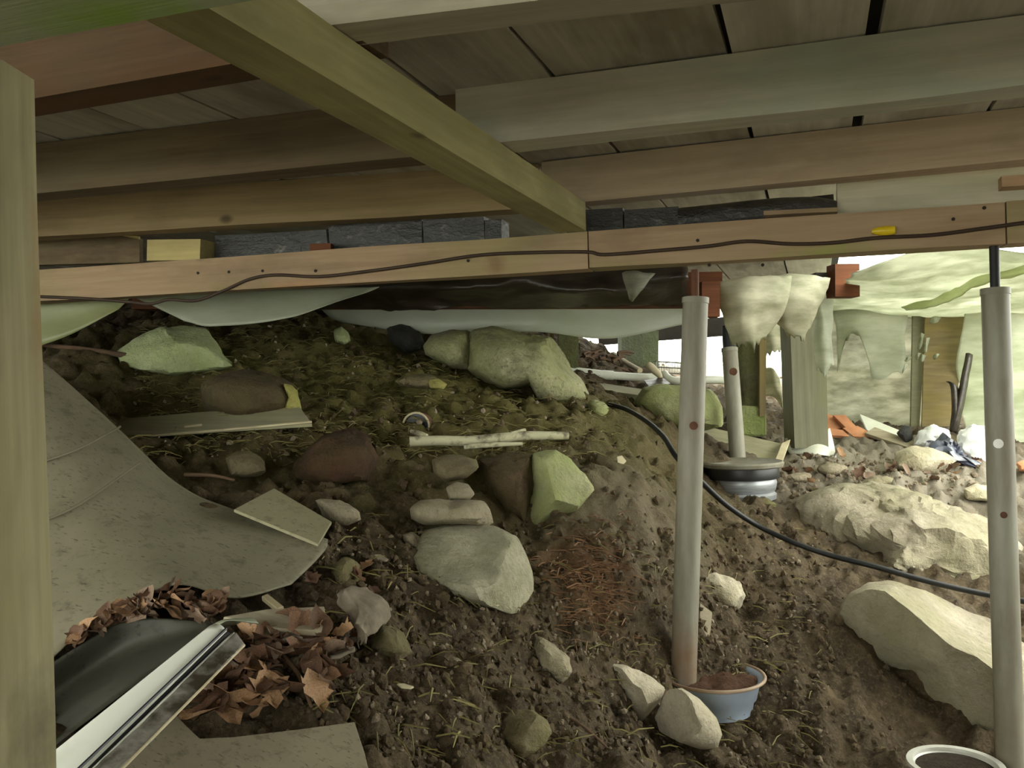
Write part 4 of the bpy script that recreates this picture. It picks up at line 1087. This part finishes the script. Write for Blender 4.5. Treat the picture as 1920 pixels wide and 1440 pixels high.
o = slab('wood_scrap', [(418, 1156, 1.70), (500, 1142, 1.75), (608, 1137, 1.79), (612, 1160, 1.74), (603, 1182, 1.69), (520, 1180, 1.68), (470, 1166, 1.69)], 0.012, M['scrapwood'])
tag(o, 'splintered flat wood scrap beside the top of the white metal strip', 'wood scrap')
o = slab('wood_scrap', [(465, 1180, 1.66), (520, 1176, 1.70), (570, 1190, 1.68), (530, 1206, 1.65), (490, 1212, 1.63)], 0.008, M['paper'])
tag(o, 'rough grey bark scrap under the splintered wood scrap', 'bark')
o = slab('wood_stick', [(490, 1117, 1.86), (502, 1113, 1.87), (532, 1136, 1.82), (520, 1142, 1.81)], 0.012, M['edge'])
tag(o, 'short pale stick above the splintered wood scrap', 'stick')
o = patch('torn_paper', [[(625, 1124, 1.93), (678, 1106, 1.97), (705, 1130, 1.94), (728, 1150, 1.92)], [(640, 1150, 1.88), (670, 1140, 1.86), (700, 1160, 1.86), (715, 1170, 1.88)], [(655, 1180, 1.84), (670, 1175, 1.80), (695, 1190, 1.82), (702, 1195, 1.84)], [(662, 1215, 1.78), (672, 1212, 1.76), (682, 1212, 1.77), (690, 1208, 1.80)]], M['paper'], nu=24, nv=24, wob=0.02, wscale=14, ragged=.01)
tag(o, 'crumpled grey torn paper on the slope beside the dry leaves', 'paper')
for k, pts in enumerate(([(602, 1218, 1.70), (640, 1222, 1.71), (664, 1216, 1.74)], [(618, 1232, 1.68), (645, 1228, 1.70), (668, 1218, 1.73)])):
    o = patch('paper_strip', [[(x, y - 4, d) for x, y, d in pts], [(x, y + 5, d - .01) for x, y, d in pts]], M['paper'], nu=12, nv=3, wob=.004, wscale=20)
    tag(o, ('upper thin strip of torn paper at the lower end of the crumpled paper', 'lower thin strip of torn paper at the lower end of the crumpled paper')[k], 'paper')
for k, (x, y, w, h, a, lab) in enumerate(((760, 1285, 34, 8, .15, 'thin pale chip lying on the bare slope below the mossy yellow stone'), (715, 1045, 30, 12, .3, 'grey flake beside the broad grey-green boulder'), (925, 1130, 26, 6, .3, 'thin pale chip at the lower edge of the broad grey-green boulder'), (350, 1000, 12, 5, 0, 'tiny pale chip on the curved grey-green sheet'), (100, 990, 26, 8, .1, 'pale chip on the curved grey-green sheet by the near post'), (465, 1035, 16, 5, -.1, 'small pale chip near the notched edge of the curved sheet'), (1165, 862, 20, 16, .4, 'pale chip on the bare shoulder of the bank'))):
    p, D = gp(x, y)
    c, s = math.cos(a), math.sin(a)
    o = slab('wood_chip', [(x + c * u * w / 2 - s * v * h / 2, y + s * u * w / 2 + c * v * h / 2, D - .06 - v * .01) for u, v in ((-1, -.3), (-.2, -1), (1, -.2), (.7, .8), (-.4, 1))], 0.004, M['edge' if k != 1 else 'paper'])
    tag(o, lab, 'chip')
# branch
br = empty('branch', at(770, 832, 3.02))
tag(br, 'pale lichened branch lying across the middle of the bank', 'branch')
tube('branch_stem', [at(x, y, d) for x, y, d in ((768, 828, 3.03), (820, 826, 3.04), (880, 827, 3.05), (935, 822, 3.06), (985, 817, 3.08), (1066, 817, 3.10))], [0.017, 0.017, 0.018, 0.018, 0.016, 0.013], M['birch'], br, sides=14)
for a, b in (((940, 822, 3.05), (985, 806, 3.09)), ((870, 838, 2.99), (980, 832, 3.01)), ((800, 818, 3.06), (770, 808, 3.1))):
    tube('side_twig', [at(*a), at((a[0] + b[0]) / 2, (a[1] + b[1]) / 2 - 1, (a[2] + b[2]) / 2), at(*b)], [.009, .009, .006], M['birch'], br, sides=8)
# can end half buried
cn = empty('rusty_can', at(785, 800, 3.35))
tag(cn, 'rusty open tin half buried in the bank behind the pale branch', 'tin')
cdir = (at(785, 798, 3.45) - at(765, 802, 3.28)).normalized()
c0 = at(780, 799, 3.27)
tube('can_wall', [c0, c0 + cdir * 0.14], 0.048, M['rust'], cn, sides=24, steps=1, caps=False)
tube('can_inside', [c0 + cdir * 0.015, c0 + cdir * 0.02], 0.046, M['groove'], cn, sides=24, steps=1)
rimp = [c0 + (cdir.orthogonal().normalized() * math.cos(a) + cdir.cross(cdir.orthogonal().normalized()) * math.sin(a)) * 0.049 for a in np.linspace(0, 2 * math.pi, 25)]
tube('can_rim', rimp, 0.004, M['edge'], cn, sides=6, steps=1)
o = tube('dry_stalk', [at(718, 782, 3.42), at(745, 784, 3.40), at(780, 778, 3.40), at(818, 779, 3.42)], 0.004, M['edge'], sides=6)
tag(o, 'thin pale dry stalk over the rusty tin', 'stalk')
# hose
ho = tube('hose', [at(1140, 758, 4.1), at(1175, 768, 4.0), at(1215, 792, 3.75), at(1245, 820, 3.5), at(1268, 856, 3.3), at(1310, 898, 3.33), at(1360, 945, 3.42), at(1420, 985, 3.5), at(1490, 1018, 3.42), at(1560, 1042, 3.36), at(1640, 1062, 3.28), at(1740, 1090, 3.24), at(1860, 1117, 3.2), at(2000, 1140, 3.1), at(2300, 1190, 3.1)], 0.0105, M['hose'], sides=10)
tag(ho, 'black hose snaking down the bank and past the large boulders', 'hose')
# white pipe at the back
wpip = empty('white_pipe', at(1080, 700, 5.5))
tag(wpip, 'white pipe lying across the ground at the back, near the wire basket', 'pipe')
tube('pipe_length', [at(1068, 696, 5.5), at(1140, 704, 5.5)], 0.028, M['white_pvc'], wpip, sides=14, steps=1)
tube('pipe_length', [at(1143, 704, 5.5), at(1215, 708, 5.5), at(1238, 704, 5.5)], 0.025, M['white_pvc'], wpip, sides=14, steps=4)
tube('coupling', [at(1130, 703, 5.5), at(1150, 704.5, 5.5)], 0.030, M['white_pvc'], wpip, sides=14, steps=1)
o = tube('white_pipe', [at(1244, 700, 5.6), at(1265, 714, 5.55), at(1340, 712, 5.6), at(1380, 716, 5.7)], 0.026, M['white_pvc'], sides=12)
tag(o, 'bright white pipe end beyond the wire basket, running behind the jack post', 'pipe')
o = tube('curved_stick', [at(1215, 684, 5.4), at(1222, 690, 5.38), at(1235, 702, 5.36), at(1240, 712, 5.36)], [.02, .026, .02, .008], M['edge'], sides=10)
tag(o, 'short curved pale stick in front of the wire basket', 'stick')
o = slab('wood_plank', [(1098, 722, 5.2), (1130, 718, 5.3), (1205, 730, 5.2), (1195, 740, 5.0), (1150, 734, 5.05)], 0.03, M['plank2'])
tag(o, 'grey-green plank lying under the white pipe at the back', 'plank')
o = slab('felt_sheet', [(1208, 716, 5.35), (1242, 704, 5.35), (1258, 722, 5.2), (1220, 726, 5.15)], 0.01, M['tarp'])
tag(o, 'dark folded felt at the end of the white pipe', 'sheet')
o = tube('stick', [at(1150, 662, 6.3), at(1175, 680, 6.1), at(1200, 695, 5.9)], [.012, .016, .02], M['edge'], sides=8)
tag(o, 'pale stick leaning in front of the square grey-green pier', 'stick')
# wire basket
wbk = empty('wire_basket', at(1262, 702, 6.0))
tag(wbk, 'low wire basket on the ground by the bright opening', 'basket')
bA, bB = at(1232, 698, 6.05), at(1300, 702, 6.05)
bx = (bB - bA).normalized()
by = Vector((-bx.y, bx.x, 0))
hh = Vector((0, 0, 0.075))
for s in (0, 1):
    for k in range(15):
        p = bA + (bB - bA) * (k / 14) + by * 0.14 * s
        tube('wire', [p, p + hh], 0.0022, M['wire'], wbk, sides=5, steps=1)
for t in (0, .5, 1):
    q = hh * t
    tube('wire_hoop', [bA + q, bB + q, bB + by * .14 + q, bA + by * .14 + q, bA + q], 0.003, M['wire'], wbk, sides=6, steps=1)
# basin with earth
c = at(1338, 1266, 2.72)
bs = empty('basin', c - Vector((0, 0, 0.115)))
tag(bs, 'pale blue round basin full of reddish soil under the near jack post', 'basin')
lathe('bowl', c - Vector((0, 0, 0.115)), [(0.0, 0), (0.085, 0), (0.112, 0.012), (0.118, 0.05), (0.126, 0.055), (0.136, 0.10), (0.150, 0.112), (0.148, 0.116), (0.132, 0.108), (0.12, 0.07), (0.0, 0.07)], M['blue'], bs)
tube('rim', [c + Vector((0.151 * math.cos(a), 0.151 * math.sin(a), 0)) for a in np.linspace(0, 2 * math.pi, 41)], 0.0055, M['rimrust'], bs, sides=8, steps=1)
v = np.array([[r * math.cos(a), r * math.sin(a), 0] for r in np.linspace(0.002, 0.131, 12) for a in np.linspace(0, 2 * math.pi, 37)[:-1]])
v[:, 2] = fbm(v * 30 + 3, 3, 5) * 0.010 + 0.004 - np.hypot(v[:, 0], v[:, 1]) * 0.06
fs = [(i * 36 + j, i * 36 + (j + 1) % 36, (i + 1) * 36 + (j + 1) % 36, (i + 1) * 36 + j) for i in range(11) for j in range(36)]
so = link('soil', mesh_of('soil', v, fs), M['basin_soil'], smooth=True)
so.matrix_world = Matrix.Translation(c - Vector((0, 0, 0.010)))
so.parent = bs
so.matrix_parent_inverse = bs.matrix_world.inverted()
o = slab('wood_stake', [(1312, 1130, 2.86), (1336, 1148, 2.86), (1332, 1180, 2.83), (1318, 1256, 2.74), (1311, 1256, 2.74)], 0.018, M['scrapwood'])
tag(o, 'pointed wood splinter wedged behind the foot of the near jack post', 'stake')
# wheel rim under the far jack post
c = at(1389, 864, 4.28)
wr = empty('wheel_rim', c - Vector((0, 0, 0.18)))
tag(wr, 'dark wheel rim lying flat under the thin far jack post', 'wheel rim')
lathe('tyre_bead', c - Vector((0, 0, .085)), [(0.14, 0.0), (0.172, 0.005), (0.178, 0.03), (0.172, 0.062), (0.14, 0.062)], M['tyre'], wr, ring=True)
lathe('lower_rim', c - Vector((0, 0, .19)), [(0.0, 0), (0.13, 0), (0.160, 0.012), (0.162, 0.035), (0.150, 0.045), (0.158, 0.055), (0.165, 0.09), (0.16, 0.108), (0, .108)], M['alloy'], wr)
lathe('upper_rim', c - Vector((0, 0, .03)), [(0.10, -0.01), (0.172, 0.0), (0.196, 0.008), (0.200, 0.022), (0.192, 0.030), (0.175, 0.02), (0.0, 0.012)], M['steel'], wr)
# plank and panel beside it
o = slab('wood_plank', [(1330, 802, 4.95), (1400, 818, 4.9), (1466, 832, 4.85), (1462, 862, 4.7), (1330, 850, 4.75), (1250, 800, 4.9)], 0.02, M['plank2'])
tag(o, 'dark plank lying behind the wheel rim', 'plank')
o = slab('wood_offcut', [(1466, 830, 4.8), (1482, 824, 4.85), (1468, 862, 4.62), (1452, 866, 4.6)], 0.02, M['edge'])
tag(o, 'pale wood offcut standing between the wheel rim and the white panel', 'wood offcut')
o = patch('bent_sheet', [[(1472, 822, 5.0), (1520, 815, 4.92), (1556, 803, 4.95)], [(1474, 840, 4.95), (1525, 836, 4.86), (1562, 828, 4.9)], [(1482, 852, 4.9), (1530, 852, 4.8), (1568, 858, 4.84)]], M['white_pvc'], nu=16, nv=8, thick=0.004)
tag(o, 'bright white bent panel at the foot of the square grey post', 'sheet')
# shards, bags
sh = [((1518, 772), (1536, 770), (1570, 782), (1590, 800), (1560, 806), (1525, 790)), ((1562, 778), (1585, 778), (1612, 806), (1596, 812)), ((1580, 802), (1608, 798), (1650, 820), (1600, 818)), ((1540, 800), (1580, 806), (1594, 818), (1560, 816))]
for k, pl in enumerate(sh):
    o = slab('terracotta_shard', [(x, y, 5.75 - (y - 770) * .004 - k * .05) for x, y in pl], 0.02, M['terracotta'])
    tag(o, ('largest pointed terracotta shard beside the square grey post', 'thin leaning terracotta shard in the middle of the heap', 'flat terracotta shard lowest towards the white boards', 'small terracotta shard under the largest one')[k], 'shard')
o = slab('pale_board', [(1612, 776, 5.9), (1700, 812, 5.5), (1712, 838, 5.3), (1630, 816, 5.55)], 0.02, M['white_pvc'])
tag(o, 'white board lying on the rubble beside the terracotta shards', 'board')
o = slab('pale_board', [(1622, 812, 5.45), (1640, 800, 5.5), (1736, 836, 5.25), (1726, 846, 5.2)], 0.02, M['scrapwood'])
tag(o, 'narrow pale lath lying in front of the white board', 'lath')
rock([(1680, 812), (1695, 796), (1708, 800), (1712, 822), (1700, 832)], 5.35, 0.06, M['r_dark'], 'dark pointed stone at the end of the white board', seed=61, sub=3)
rock([(1708, 836), (1722, 808), (1750, 798), (1778, 806), (1786, 830), (1764, 842), (1735, 842)], 5.3, 0.14, M['bag_white'], 'white crumpled bag at the foot of the brown upright board', name='plastic_bag', cat='bag', amp=.12, seed=62)
rock([(1790, 842), (1796, 808), (1820, 795), (1860, 800), (1870, 850), (1855, 882), (1815, 870)], 5.0, 0.16, M['bag_white'], 'white bulging bag beside the black-topped jack post', name='plastic_bag', cat='bag', amp=.12, seed=63)
rock([(1722, 846), (1745, 828), (1772, 820), (1790, 832), (1800, 850), (1830, 866), (1862, 872), (1862, 888), (1820, 880), (1770, 858)], 4.85, 0.14, M['bag_dark'], 'dark blue crumpled bag lying in front of the white bags', name='plastic_bag', cat='bag', amp=.14, seed=64, nsc=4)
rock([(1905, 868), (1925, 860), (1945, 872), (1935, 885), (1910, 884)], 4.6, 0.08, M['terracotta'], 'reddish stone beyond the black-topped jack post', seed=65, sub=3)
o = patch('curved_board', [[(1428, 692, 5.6), (1448, 690, 5.5), (1462, 710, 5.5)], [(1430, 720, 5.6), (1450, 720, 5.5), (1466, 745, 5.5)], [(1432, 742, 5.6), (1452, 745, 5.55), (1468, 768, 5.55)]], M['cloth'], nu=10, nv=10)
tag(o, 'yellowish curved board seen between the log post and the square post', 'board')
# white dish, lowest corner
c = at(1792, 1436, 2.40)
ds = empty('dish', c)
tag(ds, 'white dish with a broken rim under the large boulder by the jack post', 'dish')
lathe('dish_bowl', c - Vector((0, 0, 0.045)), [(0, 0), (0.07, 0), (0.105, 0.035), (0.118, 0.046), (0.112, 0.05), (0.065, 0.012), (0, 0.010)], M['pvc_dirty'], ds)
lathe('soil', c - Vector((0, 0, 0.03)), [(0.06, 0.0), (0.106, 0.024), (0.07, 0.03), (0.0, 0.026)], M['crumb0'], ds)
lathe('dish_rim', c - Vector((0, 0, 0.0)), [(0.104, 0.0), (0.124, 0.0), (0.122, 0.008), (0.106, 0.007)], M['pvc_dirty'], ds, ring=True)
o = tube('small_pebbles', [at(1705, 1075, 3.2), at(1712, 1074, 3.2)], 0.004, M['r_pale'])
bpy.data.objects.remove(o)

# ------------------------------------------------------------------ dry leaves, one object each
def leaf_mats():
    out = []
    for k, (a, b2) in enumerate((((0.25, 0.135, 0.08), (0.12, 0.062, 0.035)), ((0.16, 0.085, 0.05), (0.08, 0.042, 0.026)), ((0.44, 0.27, 0.15), (0.25, 0.14, 0.075)), ((0.30, 0.21, 0.15), (0.17, 0.115, 0.078)), ((0.15, 0.085, 0.05), (0.08, 0.045, 0.03)))):
        out.append(plain(f'dry_leaf_{k}', a, b2, rough=0.7, scale=25, bmp=0.3))
    return out
LM = leaf_mats()
def leaf_mesh(s, kind, seed):
    r = random.Random(seed)
    if kind == 0 and seed % 2:      # maple-like
        prof = [(0, .05), (.22, .26), (.20, .38), (.42, .50), (.36, .62), (.50, .82), (.30, .84), (.20, 1.0), (0, 1.15)]
    else:
        prof = [(0, .0), (.20, .18), (.30, .42), (.27, .68), (.14, .92), (0, 1.1)]
    ptsR = prof
    bm = bmesh.new()
    curl, tw, fold = r.uniform(.4, 1.9), r.uniform(-.7, .7), r.uniform(.15, .7)
    def def_(x, y):
        z = fold * abs(x) * .8 + curl * .35 * (y - .5) ** 2 + tw * x * (y - .4)
        z += .09 * math.sin(9 * x + seed) * math.cos(7 * y + seed * 2)
        return (x * s, (y - .5) * s, z * s)
    mid = [bm.verts.new(def_(0, y)) for _, y in prof]
    for sg in (-1, 1):
        edge = [mid[0]] + [bm.verts.new(def_(sg * x, y)) for x, y in prof[1:-1]] + [mid[-1]]
        half = [mid[0]] + [bm.verts.new(def_(sg * x * .5, y)) for x, y in prof[1:-1]] + [mid[-1]]
        for i in range(len(prof) - 1):
            for A_, B_ in ((mid, half), (half, edge)):
                q = [A_[i], B_[i], B_[i + 1], A_[i + 1]]
                u = []
                for w in q:
                    if w not in u:
                        u.append(w)
                if len(u) > 2:
                    try:
                        bm.faces.new(u if sg > 0 else u[::-1])
                    except ValueError:
                        pass
    me = bpy.data.meshes.new('dry_leaf')
    bm.normal_update()
    bm.to_mesh(me)
    bm.free()
    me.polygons.foreach_set('use_smooth', [True] * len(me.polygons))
    return me
LMS = []
for k in range(15):
    me = leaf_mesh(1.0, 0 if k % 3 else 1, k)
    me.materials.append(LM[k % 5])
    LMS.append(me)
def put_leaf(px, py, s, label, group, mesh=None, up=0.012):
    p, D = gp(px, py)
    r = RNG
    o = bpy.data.objects.new('dry_leaf', mesh or LMS[r.randrange(15)])
    COL.objects.link(o)
    o.matrix_world = Matrix.Translation(p + Vector((0, 0, up + r.uniform(0, .03)))) @ Matrix.Rotation(r.uniform(0, 6.28), 4, 'Z') @ Matrix.Rotation(r.uniform(-.9, .9), 4, 'X') @ Matrix.Rotation(r.uniform(-.7, .7), 4, 'Y') @ Matrix.Scale(s, 4)
    tag(o, label, 'leaf', group)
    return o
for k in range(88):
    while True:
        x, y = RNG.uniform(375, 620), RNG.uniform(1205, 1390)
        if x > 470 - (y - 1205) * .78 and not (y > 1375 - (x - 375) * .09 and x > 372) and not (x < 385 and y > 1330) and (RNG.random() < .45 or x < 520):
            break
    put_leaf(x, y, RNG.uniform(.04, .085), 'curled dry brown leaf in the drift beside the white metal strip', 'leaf drift beside the metal strip')
def edge_D(x):
    xs2, ds = (65, 180, 260, 398, 470), (1.60, 1.68, 1.72, 1.72, 1.78)
    return float(np.interp(x, xs2, ds))
for k in range(58):
    x = RNG.uniform(140, 415)
    yl = float(np.interp(x, (65, 180, 260, 398, 470), (1258, 1188, 1155, 1155, 1150)))
    yu = float(np.interp(x, (65, 180, 260, 330, 400, 470), (1250, 1160, 1120, 1095, 1115, 1120)))
    y = RNG.uniform(yu, yl)
    p = at(x, y, edge_D(x) - .01 + (yl - y) * .0006)
    o = put_leaf(500, 1260, RNG.uniform(.03, .06), 'curled dry brown leaf caught along the lower edge of the curved sheet', 'leaves along the curved sheet')
    o.matrix_world = Matrix.Translation(p) @ o.matrix_world.to_3x3().to_4x4()
for k in range(34):
    while True:
        x, y = RNG.uniform(500, 720), RNG.uniform(1085, 1260)
        if not (415 < x < 625 and 1125 < y < 1192):
            break
    put_leaf(x, y, RNG.uniform(.025, .05), 'dry brown leaf scattered round the torn paper and wood scrap', 'leaves round the torn paper')
b = put_leaf(430, 1362, .085, 'largest orange-tan leaf, cupped upright against the notched board', None, LMS[2], up=.02)
b = put_leaf(482, 1368, .05, 'pale cream-edged leaf next to the largest orange-tan leaf', None, LMS[7], up=.02)
b = put_leaf(545, 1207, .07, 'bright rust-red crumpled leaf under the splintered wood scrap', None, LMS[10], up=.025)
b = put_leaf(500, 1260, .075, 'yellow rolled leaf on the dark curled sheet edge', None, LMS[12])
b.matrix_world = Matrix.Translation(at(238, 1150, 1.69)) @ Matrix.Rotation(.9, 4, 'Z') @ Matrix.Scale(.075, 4)
for k in range(30):
    put_leaf(RNG.uniform(1480, 1840), RNG.uniform(855, 915), RNG.uniform(.05, .09), 'dry leaf in the bright rubble beyond the large sandy boulder', 'leaves in the bright rubble')
# twigs
M['twig'] = plain('brown_twig', (0.15, 0.09, 0.055), (0.08, 0.05, 0.03), rough=0.9)
tw = [((520, 1240), (585, 1355), .005, 'longest brown twig slanting through the leaf drift'), ((610, 1230), (600, 1290), .003, 'short thin twig upright at the edge of the leaf drift'), ((480, 1290), (530, 1275), .003, 'thin pale twig across the leaf drift'), ((1035, 1345), (1140, 1420), .004, 'thin root running down from the rounded brown-green stone'), ((250, 680), (60, 655), .012, 'dark stick lying before the white-green boulder'), ((345, 905), (440, 915), .006, 'bark strip along the top edge of the curved sheet')]
for a, b2, r, lab in tw:
    pa, pb2 = gp(*a)[0], gp(*b2)[0]
    m_ = pa.lerp(pb2, .5) + Vector((0, 0, .015))
    o = tube('twig', [pa + Vector((0, 0, .02)), m_ + Vector((.004, .006, .01)), pb2 + Vector((0, 0, .02))], [r, r * .9, r * .6], M['twig'], sides=7)
    tag(o, lab, 'twig')
brs = bmesh.new()
# brushwood heap at the back
heap = empty('brushwood', at(1115, 680, 6.0))
tag(heap, 'low dark heap of brushwood beside the mossy post at the back', 'brushwood')
for k in range(46):
    x, y = RNG.uniform(1086, 1160), RNG.uniform(660, 694)
    D = RNG.uniform(5.8, 6.3)
    a = RNG.uniform(-.6, .9)
    L = RNG.uniform(15, 34)
    tube('branch', [at(x, y, D), at(x + L * .5 * math.cos(a), y + L * .5 * math.sin(a) - 3, D + .03), at(x + L * math.cos(a), y + L * math.sin(a), D + .05)], [.012, .010, .005], M['twig'], heap, sides=5, steps=2)

# ------------------------------------------------------------------ loose soil: crumbs, pebbles, needles (nobody could count them)
def scatter(name, mat, n, build, region, kindlabel):
    V, Fc, off = [], [], 0
    for k in range(n):
        px, py = region()
        p, D = gp(px, py)
        v, f = build(D)
        c = np.array(p) + [0, 0, float(rough(np.array([p.x]), np.array([p.y]))[0])]
        V.append(v + c)
        Fc += [tuple(i + off for i in q) for q in f]
        off += len(v)
    o = link(name, mesh_of(name, np.concatenate(V), Fc), mat)
    o['kind'] = 'stuff'
    o['label'] = kindlabel
    o.parent = floor
    return o
bv, bf = ICO[2] if False else ico(1)
def crumb(lo, hi):
    def b_(D):
        s = NP.uniform(lo, hi) * NP.uniform(.5, 1.2)
        v = bv * (1 + NP.uniform(-.35, .35, (len(bv), 1))) * s * NP.uniform(.6, 1.2, 3)
        return v + [0, 0, s * .1], bf
    return b_
M['crumb'] = stone('earth_crumbs', (0.15, 0.11, 0.062), (0.05, 0.034, 0.022), scale=12)
M['crumb_light'] = stone('pale_pebbles', (0.36, 0.29, 0.21), (0.16, 0.12, 0.08), scale=9)
def reg_any():
    return NP.uniform(480, 1700), NP.uniform(640, 1440)
def reg_front():
    while True:
        x, y = NP.uniform(580, 1560), NP.uniform(980, 1440)
        if not (x < 700 and y > 1350):
            return x, y
def reg_bank():
    return NP.uniform(250, 1180), NP.uniform(600, 860)
scatter('soil_crumbs', M['crumb'], 2600, crumb(.004, .015), reg_front, 'dark crumbly soil on the near slope')
scatter('soil_crumbs', M['crumb'], 1500, crumb(.005, .018), reg_any, 'dark crumbs of earth over the bank')
scatter('pebble_grit', M['crumb_light'], 1100, crumb(.003, .009), reg_front, 'pale grit on the near slope')
scatter('pebble_grit', M['crumb_light'], 500, crumb(.004, .011), reg_bank, 'pale grit on the bank')
scatter('rubble_grit', M['crumb_light'], 500, crumb(.006, .018), lambda: (NP.uniform(1460, 1900), NP.uniform(850, 930)), 'pale rubble beyond the large sandy boulder')
def straw(D):
    a = NP.normal(0.5, 0.7)
    L, w = NP.uniform(.03, .10), NP.uniform(.0012, .003)
    d = np.array([math.cos(a), -math.sin(a), NP.uniform(-.3, .25)])
    s = np.array([-d[1], d[0], 0]) * w
    up = np.array([0, 0, w])
    q = [d * -L / 2 + s, d * -L / 2 - s, d * -L / 2 + up, s * 1 + [0, 0, L * .1], -s + [0, 0, L * .1], up + [0, 0, L * .1], d * L / 2 + s * .4, d * L / 2 - s * .4, d * L / 2 + up * .6]
    f = []
    for i in (0, 3):
        for j in range(3):
            f.append((i + j, i + (j + 1) % 3, i + 3 + (j + 1) % 3, i + 3 + j))
    return np.array(q) + [0, 0, .008], f
M['straw'] = plain('dry_needles', (0.27, 0.235, 0.09), (0.13, 0.11, 0.04), rough=0.8, scale=3)
M['straw_red'] = plain('red_fibres', (0.27, 0.15, 0.08), (0.15, 0.08, 0.04), rough=0.8, scale=5)
scatter('needle_litter', M['straw'], 2200, straw, reg_bank, 'dry needles and root fibres over the bank')
scatter('needle_litter', M['straw'], 500, straw, reg_front, 'dry needles and root fibres on the near slope')
scatter('fibre_litter', M['straw_red'], 380, straw, lambda: (NP.normal(1110, 45), NP.normal(1080, 55)), 'reddish fibres and rotten wood on the slope beside the broad boulder')
